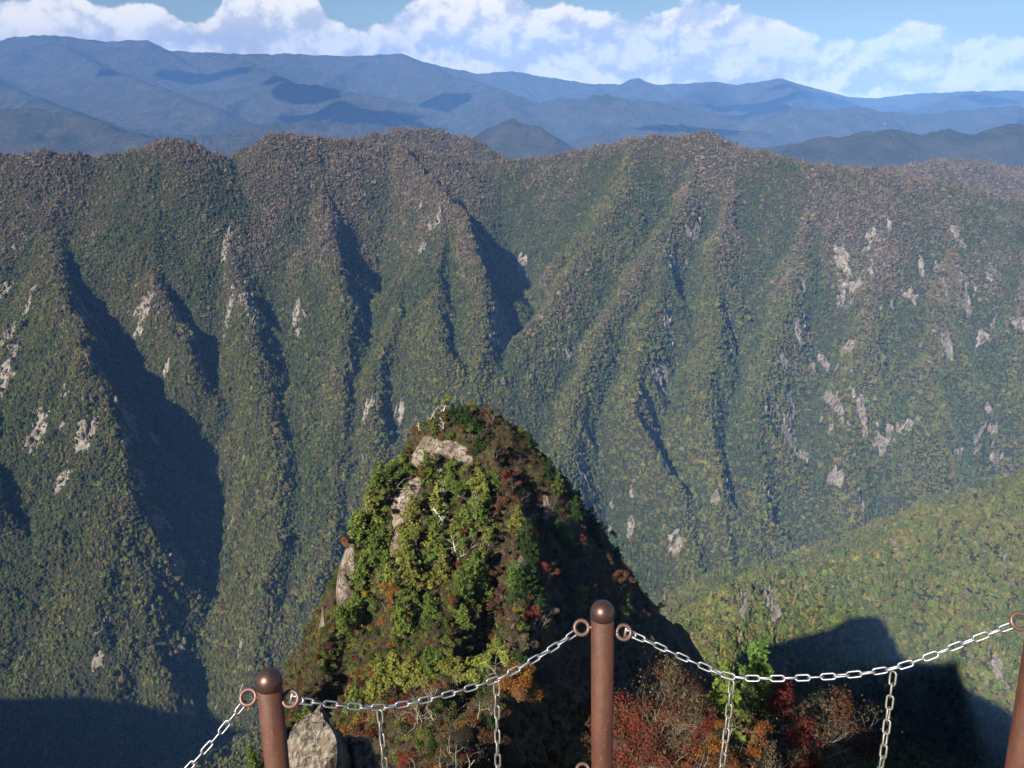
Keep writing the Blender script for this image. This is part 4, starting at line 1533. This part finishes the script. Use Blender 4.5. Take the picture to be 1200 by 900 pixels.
# ---- labels: what it looks like and the landmark it stands by; look-alikes of one place are told apart by their order down the slope
ZONES = [  # name, test
    ('around the summit', lambda x, y: y < 512),
    ('beside the pale rock band', lambda x, y: y < 550 and x < 560),
    ('on the shaded upper right side', lambda x, y: y < 590 and x >= 560),
    ('left of the grey rock slab', lambda x, y: y < 640 and x < 470),
    ('beside the large white dead tree', lambda x, y: y < 640 and x < 582),
    ('in the brown strip right of the face', lambda x, y: y < 690 and x < 645),
    ('on the dark right flank', lambda x, y: y < 800 and x >= 645),
    ('above the left cliff edge', lambda x, y: y < 705 and x < 450),
    ('on the lower sunlit face', lambda x, y: y < 715),
    ('directly above the left post', lambda x, y: y < 850 and x < 425),
    ('above the left chain', lambda x, y: y < 800 and x < 590),
    ('up behind the middle post', lambda x, y: y < 800),
    ('behind the left chain', lambda x, y: x < 600),
    ('left of the middle post', lambda x, y: x < 705),
    ('right of the middle post', lambda x, y: x < 845),
    ('right of the third hanging chain', lambda x, y: True),
]
NOUN = {'conifer': 'conifer', 'near_conifer': 'conifer', 'broadleaf': 'leafy bush', 'near_shrub': 'shrub', 'bare': 'half bare tree', 'near_bare': 'bare twiggy tree', 'snag': 'dead tree'}
ORD = ['topmost', 'second', 'third', 'fourth', 'fifth', 'sixth', 'seventh', 'eighth', 'ninth', 'tenth', 'eleventh', 'twelfth', 'thirteenth', 'fourteenth', 'fifteenth', 'sixteenth', 'seventeenth', 'eighteenth']
sets = {}
for t in CHOSEN:
    t['zone'] = next(nm for nm, test in ZONES if test(t['px'], t['py']))
    if t['note'] is None:
        sets.setdefault((NOUN[t['kind']], t['colour'], t['zone']), []).append(t)
for (noun, colour, zone), ts in sets.items():
    ts.sort(key=lambda q: q['py'])
    for k, t in enumerate(ts):
        if len(ts) == 1:
            t['note'] = f'{colour} {noun} {zone}'
        elif k == len(ts) - 1 and k > 0:
            t['note'] = f'lowest {colour} {noun} {zone}'
        else:
            t['note'] = f'{ORD[k]} highest {colour} {noun} {zone}' if k else f'topmost {colour} {noun} {zone}'
GROUP = {'conifer': 'conifers on the crag', 'near_conifer': 'conifers on the crag', 'broadleaf': 'leafy bushes on the crag', 'near_shrub': 'autumn shrubs behind the chain',
         'bare': 'bare trees on the crag', 'near_bare': 'bare trees on the crag', 'snag': 'white dead trees on the crag'}
for t in CHOSEN:
    kind = t['kind']
    wm, lm = PROTO[kind][trng.randrange(len(PROTO[kind]))]
    s = t['size'] * trng.uniform(0.92, 1.08) * (1.3 if kind == 'snag' else 1.3 if kind.startswith('near') and t['px'] > 700 else 1.15)
    rt = empty(KIND_NAME[kind], t['loc'] - np.array((0, 0, 0.05)))
    rt.rotation_euler = (trng.uniform(-0.10, 0.10), trng.uniform(-0.10, 0.10), trng.uniform(0, 6.283))
    rt.scale = (s, s, s * t['stretch'])
    tag(rt, t['note'], KIND_CAT[kind], GROUP[kind])
    tr = link('trunk', wm, None, rt)
    bk = BARK[kind]
    if kind == 'near_bare' and t['px'] < 700:                         # lichened stems on the open arete
        bk = (0.34, 0.31, 0.24)
    k = trng.uniform(0.8, 1.25)
    tr.color = (bk[0] * k, bk[1] * k, bk[2] * k, 1)
    if lm is not None:
        cr = link('crown', lm, None, rt)
        c = PAL[t['colour']]
        k = trng.uniform(0.82, 1.2)
        cr.color = (c[0] * k, c[1] * k * trng.uniform(0.93, 1.07), c[2] * k, 1)
print('trees', len(CHOSEN))
# ------------------------------------------------------------------ the grey boulder below the left post
def boulder(name, px, py, Y, size, seed, label):
    v, f = ico(5)
    r = np.random.default_rng(seed)
    k = 1 + 0.30 * fbm(v[:, 0] * 1.3 + seed, v[:, 1] * 1.3 + v[:, 2] * 0.9, seed, 3) + 0.22 * (ridged(v[:, 0] * 2.6 + v[:, 2] * 1.2, v[:, 1] * 2.6 - v[:, 2] * 2.2, seed + 1, 4) - 0.6)
    for _ in range(9):                                                        # cleave it along a few planes
        d = r.normal(size=3)
        d /= np.linalg.norm(d)
        c = r.uniform(0.62, 0.9)
        dist = (v * k[:, None]) @ d
        k = np.where(dist > c, k * c / np.maximum(dist, 1e-6), k)
    v = v * k[:, None] * np.array(size)
    v = v + 0.05 * np.stack([fbm(v[:, 1] * 4, v[:, 2] * 4, seed + 5, 4), fbm(v[:, 0] * 4, v[:, 2] * 4, seed + 6, 4), fbm(v[:, 0] * 4, v[:, 1] * 4, seed + 7, 4)], 1)
    me = mesh_np(name, v, f, False)
    m, nt, b = new_mat('lichen_rock', 0.92, 0.15)
    tc = N(nt, 'ShaderNodeTexCoord')
    stone, hh = rock_nodes(nt, tc.outputs['Object'], 2.6, 0.62)
    lich = smooth(nt, noise_tex(nt, tc.outputs['Object'], 5.5, 8, 0.7), 0.49, 0.56)
    nt.links.new(mix_rgb(nt, math_node(nt, 'MULTIPLY', lich, 0.75), stone, (0.27, 0.25, 0.20)), b.inputs['Base Color'])
    bump(nt, b, hh, 1.0, 0.12)
    o = link(name, me, m)
    o.location = P(px, py, Y)
    tag(o, label, 'rock')
    return o


boulder('boulder', 378, 962, 15.6, (1.25, 1.3, 3.8), 41, 'tall pale lichened boulder directly right of the left post')
boulder('boulder', 424, 912, 16.4, (0.75, 0.9, 1.7), 47, 'round grey boulder between the left post and first hanging chain').name = 'boulder.001'
# ------------------------------------------------------------------ rusty posts and galvanised chains
def lathe(profile, sides=40):
    V, F = [], []
    ang = np.arange(sides) / sides * 2 * math.pi
    for r_, z in profile:
        V.append(np.stack([np.cos(ang) * r_, np.sin(ang) * r_, np.full(sides, z)], 1))
    for i in range(len(profile) - 1):
        for k in range(sides):
            F.append((i * sides + k, i * sides + (k + 1) % sides, (i + 1) * sides + (k + 1) % sides, (i + 1) * sides + k))
    return np.concatenate(V), np.array(F)


def ring_mesh(R_, r_, stretch=0.0, seg=28, sides=10):
    """a round wire bent to a ring; stretch pulls it into a chain link"""
    V, F = [], []
    for i in range(seg):
        a = i / seg * 2 * math.pi
        c = np.array((math.cos(a) * R_, math.sin(a) * R_, 0))
        c[0] += stretch * (1 if c[0] > 1e-6 else -1 if c[0] < -1e-6 else 0)
        d = np.array((math.cos(a), math.sin(a), 0))
        for k in range(sides):
            b_ = k / sides * 2 * math.pi
            V.append(c + d * r_ * math.cos(b_) + np.array((0, 0, 1)) * r_ * math.sin(b_))
    for i in range(seg):
        for k in range(sides):
            F.append((i * sides + k, ((i + 1) % seg) * sides + k, ((i + 1) % seg) * sides + (k + 1) % sides, i * sides + (k + 1) % sides))
    return np.array(V), np.array(F)


def rust_mat(name, worn):
    m, nt, b = new_mat(name, 0.6, 0.4)
    tc = N(nt, 'ShaderNodeTexCoord')
    mp = N(nt, 'ShaderNodeMapping')
    mp.inputs['Scale'].default_value = (1, 1, 0.35)
    nt.links.new(tc.outputs['Object'], mp.inputs[0])
    n1 = noise_tex(nt, mp.outputs[0], 22.0, 8, 0.65)
    n2 = noise_tex(nt, tc.outputs['Object'], 260.0, 5, 0.7)
    c = ramp(nt, n1, [(0.30, (0.050, 0.018, 0.011)), (0.46, (0.082, 0.029, 0.016)), (0.60, (0.110, 0.042, 0.022)), (0.76, (0.066, 0.026, 0.018))])
    c = mix_rgb(nt, math_node(nt, 'MULTIPLY', smooth(nt, n2, 0.42, 0.66), 0.55), c, (0.042, 0.017, 0.013))
    n3 = noise_tex(nt, tc.outputs['Object'], 75.0, 6, 0.7)
    c = mix_rgb(nt, math_node(nt, 'MULTIPLY', smooth(nt, n3, 0.58, 0.68), 0.7), c, (0.19, 0.085, 0.040))
    mp2 = N(nt, 'ShaderNodeMapping')
    mp2.inputs['Scale'].default_value = (1, 1, 0.05)
    nt.links.new(tc.outputs['Object'], mp2.inputs[0])
    n4 = noise_tex(nt, mp2.outputs[0], 95.0, 5, 0.6)
    c = mix_rgb(nt, math_node(nt, 'MULTIPLY', smooth(nt, n4, 0.52, 0.70), 0.55), c, (0.035, 0.016, 0.013))
    if worn:
        c = mix_rgb(nt, 0.7, c, (0.15, 0.095, 0.085))
        b.inputs['Metallic'].default_value = 0.75
        b.inputs['Roughness'].default_value = 0.27
        rn = math_node(nt, 'ADD', 0.30, math_node(nt, 'MULTIPLY', n1, 0.2))
        nt.links.new(rn, b.inputs['Roughness'])
        bump(nt, b, n2, 0.08, 0.002)
    else:
        rn = math_node(nt, 'ADD', 0.42, math_node(nt, 'MULTIPLY', n2, 0.4))
        nt.links.new(rn, b.inputs['Roughness'])
        bump(nt, b, n2, 0.35, 0.002)
    nt.links.new(c, b.inputs['Base Color'])
    return m


M_RUST = rust_mat('rusty_steel', False)
M_CAP = rust_mat('worn_rusty_steel', True)
M_RING = rust_mat('rubbed_rusty_steel', True)
M_RING.node_tree.nodes['Principled BSDF'].inputs['Metallic'].default_value = 0.35


def zinc_mat(name, base, rough):
    m, nt, b = new_mat(name, rough, 0.5)
    tc = N(nt, 'ShaderNodeTexCoord')
    n1 = noise_tex(nt, tc.outputs['Object'], 220.0, 4, 0.6)
    nt.links.new(mix_rgb(nt, n1, tuple(q * 0.62 for q in base), base), b.inputs['Base Color'])
    b.inputs['Metallic'].default_value = 0.85
    nt.links.new(math_node(nt, 'ADD', rough - 0.08, math_node(nt, 'MULTIPLY', n1, 0.2)), b.inputs['Roughness'])
    bump(nt, b, n1, 0.15, 0.0008)
    return m


M_ZINC = zinc_mat('bright_zinc', (0.37, 0.38, 0.40), 0.42)
M_DULL = zinc_mat('weathered_zinc', (0.34, 0.33, 0.28), 0.5)

WIRE, PITCH_L = 0.00235, 0.0280
LINK_ME = mesh_np('link', *ring_mesh(0.0064, WIRE, PITCH_L / 2 - 0.0064 + WIRE * 0.9))
LINK_ME.materials.append(M_ZINC)
LINK_DULL = mesh_np('link', *ring_mesh(0.0066, WIRE * 1.05, PITCH_L / 2 - 0.0064 + WIRE * 0.9))
LINK_DULL.materials.append(M_DULL)


def cam_point(px, py, zc):
    """a place in front of the camera at depth zc along the optical axis"""
    rx, ry = (px - 600) / FOC, (py - 450) / FOC
    return Vector((rx * zc, (CP - SP * ry) * zc, (-SP - CP * ry) * zc))


PIPE_R, CAP_R = 0.0281, 0.0296
RING_ME = mesh_np('ring', *ring_mesh(0.0168, 0.0047, 0.0, 36, 12))
RING_ME.materials.append(M_RING)


def post(top, foot, label, ring_spots):
    """top: centre of the domed cap; foot: where it meets the rock; rings at (place, turn towards the camera)"""
    rt = empty('fence_post', foot)
    axis_v = (top - foot)
    L = axis_v.length
    q = axis_v.to_track_quat('Z', 'Y')
    rt.rotation_mode = 'QUATERNION'
    rt.rotation_quaternion = q
    tag(rt, label, 'post', 'rusty chain fence posts')
    link('pole', mesh_np('pole', *lathe([(PIPE_R, -0.12), (PIPE_R, L - 0.012), (PIPE_R * 0.9, L - 0.011)], 48)), M_RUST, rt)
    prof = [(CAP_R * 0.93, L - 0.0135), (CAP_R, L - 0.0115), (CAP_R, L)] + [(CAP_R * math.cos(a), L + CAP_R * math.sin(a)) for a in np.linspace(0.12, 1.57, 14)]
    link('cap', mesh_np('cap', *lathe(prof, 48)), M_CAP, rt)
    inv = Matrix.LocRotScale(foot, q, None).inverted()
    for c in ring_spots:
        o = link('ring', RING_ME, None, rt)
        local = inv @ c
        side = Vector((local.x, local.y, 0)).normalized()
        facing = (inv.to_3x3() @ (-c)).normalized()
        zax = (facing - side * facing.dot(side)).normalized()
        yax = zax.cross(side)
        o.matrix_local = Matrix.Translation(local) @ Matrix((side, yax, zax)).transposed().to_4x4()
        gap = Vector((local.x, local.y, 0)).length - 0.0172 - PIPE_R
        v, f = tube([side * (PIPE_R - 0.004) + Vector((0, 0, local.z)), side * (PIPE_R + max(gap, 0) + 0.003) + Vector((0, 0, local.z))], [0.0048, 0.0046], 12)
        w = mesh_mixed('eye_bolt', v, f)
        link('eye_bolt', w, M_CAP, rt)
    return rt


Z_L, Z_C, Z_R = 1.79, 1.93, 1.72
top_l, top_c, top_r = cam_point(315, 798, Z_L), cam_point(706, 717.5, Z_C), cam_point(1221, 735, Z_R)


def foot_for(top, px900):
    """the foot on the ledge below a cap, leaning so that the pole crosses the lower edge of the picture at px900"""
    best = None
    for dx in np.linspace(-0.12, 0.12, 241):
        f = Vector((top.x + dx, top.y + 0.01, top.z - 0.5))
        d = f - top
        t = np.linspace(0, 1, 60)
        pts = np.array([list(top + d * u) for u in t])
        fwd = CP * pts[:, 1] - SP * pts[:, 2]
        y = 450 - FOC * (SP * pts[:, 1] + CP * pts[:, 2]) / fwd
        x = 600 + FOC * pts[:, 0] / fwd
        e = abs(np.interp(905, y, x) - px900)
        if best is None or e < best[0]:
            best = (e, dx)
    k = best[1] / 0.5
    z = ledge_z(top.x, top.y)
    h = top.z - z
    return Vector((top.x + k * h, top.y + 0.02 * h, z))


foot_l, foot_c, foot_r = foot_for(top_l, 325.5), foot_for(top_c, 705.3), foot_for(top_r, 1193)


def axis_point(top, foot, py):
    """the point of a post's axis seen at a picture row"""
    for u in np.linspace(0, 1, 800):
        p = top.lerp(foot, u)
        if 450 - FOC * (SP * p.y + CP * p.z) / (CP * p.y - SP * p.z) >= py:
            return p
    return foot


def ring_at(top, foot, px, py):
    p = axis_point(top, foot, py)
    zc = CP * p.y - SP * p.z
    return cam_point(px, py, zc)


rl1, rl2 = ring_at(top_l, foot_l, 291, 817), ring_at(top_l, foot_l, 340.5, 819)
rc1, rc2, rc3 = ring_at(top_c, foot_c, 681.5, 735.5), ring_at(top_c, foot_c, 731, 741), ring_at(top_c, foot_c, 683, 903)
rr1 = ring_at(top_r, foot_r, 1195, 728)
post(top_l, foot_l, 'shorter rusty steel post on the left beside the pale boulder', [rl1, rl2])
post(top_c, foot_c, 'rusty domed steel post in the middle of the chain fence', [rc1, rc2, rc3])
post(top_r, foot_r, 'rusty post cut off by the right edge of the photo', [rr1])
# the next post down on the left, out of the picture, that the left chain runs to
top_o = cam_point(120, 985, 1.72)
foot_o = Vector((top_o.x, top_o.y, ledge_z(top_o.x, top_o.y) - 0.1))
ro = ring_at(top_o, foot_o, 148, 1005)


def chain_along(pts, name, label, group, mesh, roll0=0.0, max_links=100, hook=None):
    """chain > link: links strung along a smooth path, every other one turned a quarter"""
    pts = [np.array(p) for p in pts]
    # Catmull-Rom through the points, then even steps
    dense = []
    ext = [2 * pts[0] - pts[1]] + pts + [2 * pts[-1] - pts[-2]]
    for i in range(1, len(ext) - 2):
        for u in np.linspace(0, 1, 40, endpoint=False):
            a, b_, c, d = ext[i - 1], ext[i], ext[i + 1], ext[i + 2]
            dense.append(0.5 * ((2 * b_) + (-a + c) * u + (2 * a - 5 * b_ + 4 * c - d) * u ** 2 + (-a + 3 * b_ - 3 * c + d) * u ** 3))
    dense.append(pts[-1])
    dense = np.array(dense)
    s = np.concatenate([[0], np.cumsum(np.linalg.norm(np.diff(dense, axis=0), axis=1))])
    n = min(max(3, int(round(s[-1] / PITCH_L))), max_links)
    step = s[-1] / n
    at_ = lambda q: np.array([np.interp(q, s, dense[:, k]) for k in range(3)])
    rt = empty(name, at_(step * 0.5))
    tag(rt, label, 'chain', group)
    org = Vector(rt.location)
    rr = random.Random(len(label))
    for i in range(n):
        p0, p1 = at_(step * i), at_(step * (i + 1))
        c = Vector((p0 + p1) / 2)
        x = Vector(p1 - p0).normalized()
        view = (-c).normalized()
        z = (view - x * view.dot(x)).normalized()
        y = z.cross(x)
        m = Matrix((x, y, z)).transposed().to_4x4()
        roll = roll0 + (i % 2) * math.pi / 2 + rr.uniform(-0.3, 0.3)
        o = link('link', mesh, None, rt)
        o.matrix_local = Matrix.Translation(c - org) @ m @ Matrix.Rotation(roll, 4, 'X') @ Matrix.Diagonal((step / PITCH_L, 1, 1, 1))
    return rt, dense


def span(a, b_, pix, za, zb):
    """points of a hanging chain between two rings, depth running evenly from one to the other"""
    out = []
    x0, x1 = pix[0][0], pix[-1][0]
    for x, y in pix:
        u = (x - x0) / (x1 - x0)
        out.append(cam_point(x, y, za + (zb - za) * u))
    return out


depth_of = lambda v: CP * v.y - SP * v.z


def shackle(rt, p, toward):
    """a bowed shackle with its pin joining a chain end to a ring"""
    x = (toward - p).normalized()
    view = (-p).normalized()
    z = (view - x * view.dot(x)).normalized()
    y = z.cross(x)
    pts = [p + x * 0.022 + y * 0.0068]
    for a in np.linspace(math.pi / 2, -math.pi / 2, 9):
        pts.append(p - x * (math.cos(a) * 0.0068) + y * (math.sin(a) * 0.0068))
    pts.append(p + x * 0.022 - y * 0.0068)
    org = Vector(rt.location)
    v, f = tube([q - org for q in pts], [0.0030] * len(pts), 8)
    s = link('shackle', mesh_mixed('shackle', v, f), M_ZINC, rt)
    v, f = tube([p + x * 0.021 - y * 0.011 - org, p + x * 0.021 + y * 0.010 - org], [0.0034, 0.0034], 8)
    link('pin', mesh_mixed('pin', v, f), M_ZINC, s)


zl1, zl2, zc1, zc2, zr1 = depth_of(rl1), depth_of(rl2), depth_of(rc1), depth_of(rc2), depth_of(rr1)
left_pix = [(352, 821), (375, 824), (405, 827), (444, 829), (480, 824), (520, 815), (555, 805), (582, 796), (615, 779), (645, 761), (676, 740)]
right_pix = [(742, 744), (765, 754), (795, 768), (825, 781), (857, 793), (895, 795), (935, 794.5), (975, 792.5), (1012, 789), (1047, 783), (1085, 771), (1120, 757), (1155, 744), (1188, 732)]
GC = 'top rail chains slung between the posts'
GH = 'drop chains hanging from the top chains'
lp = span(rl2, rc1, left_pix, zl2 + 0.004, zc1 + 0.004)
rp = span(rc2, rr1, right_pix, zc2 + 0.004, zr1 + 0.004)
c_l, _ = chain_along(lp, 'chain', 'shiny galvanised chain slung from the left post to the middle post', GC, LINK_ME, 0.15)
shackle(c_l, lp[0], rl2)
c_r, _ = chain_along(rp, 'chain', 'shiny galvanised chain slung from the middle post to the right post', GC, LINK_ME, 0.1)
shackle(c_r, rp[0], rc2)
op = [cam_point(287, 823, zl1 + 0.004), cam_point(268, 846, zl1 - 0.002), cam_point(248, 870, zl1 - 0.01), cam_point(222, 899, zl1 - 0.025), cam_point(190, 938, zl1 - 0.045), cam_point(152, 1002, depth_of(ro))]
c_o, _ = chain_along(op, 'chain', 'galvanised chain dropping steeply to the lower left from the left post', GC, LINK_ME, 0.2)
post(top_o, foot_o, 'rusty post just outside the lower left corner', [ro])


def drop(pix, zc, label, roll):
    pts = [cam_point(x, y, zc) for x, y in pix]
    d = pts[-1] - pts[0]
    pts.append(pts[-1] + Vector((0, 0, -0.16)))
    chain_along(pts, 'hanging_chain', label, GH, LINK_DULL, roll)


zat = lambda x, x0, x1, za, zb: za + (zb - za) * (x - x0) / (x1 - x0) + 0.003
drop([(445, 833), (447.5, 862), (451.5, 902)], zat(445, 352, 676, zl2, zc1), 'weathered chain hanging from the left chain nearest the left post', 0.6)
drop([(582, 800), (582.6, 845), (583.5, 902)], zat(582, 352, 676, zl2, zc1), 'weathered chain hanging from the left chain nearest the middle post', 0.35)
drop([(857.5, 798), (852.5, 848), (845.5, 902)], zat(857, 742, 1188, zc2, zr1), 'weathered chain hanging from the right chain beside the green conifer', 0.5)
drop([(1047, 788), (1041, 835), (1032, 902)], zat(1047, 742, 1188, zc2, zr1), 'weathered chain hanging from the right chain against the black shadow', 0.3)
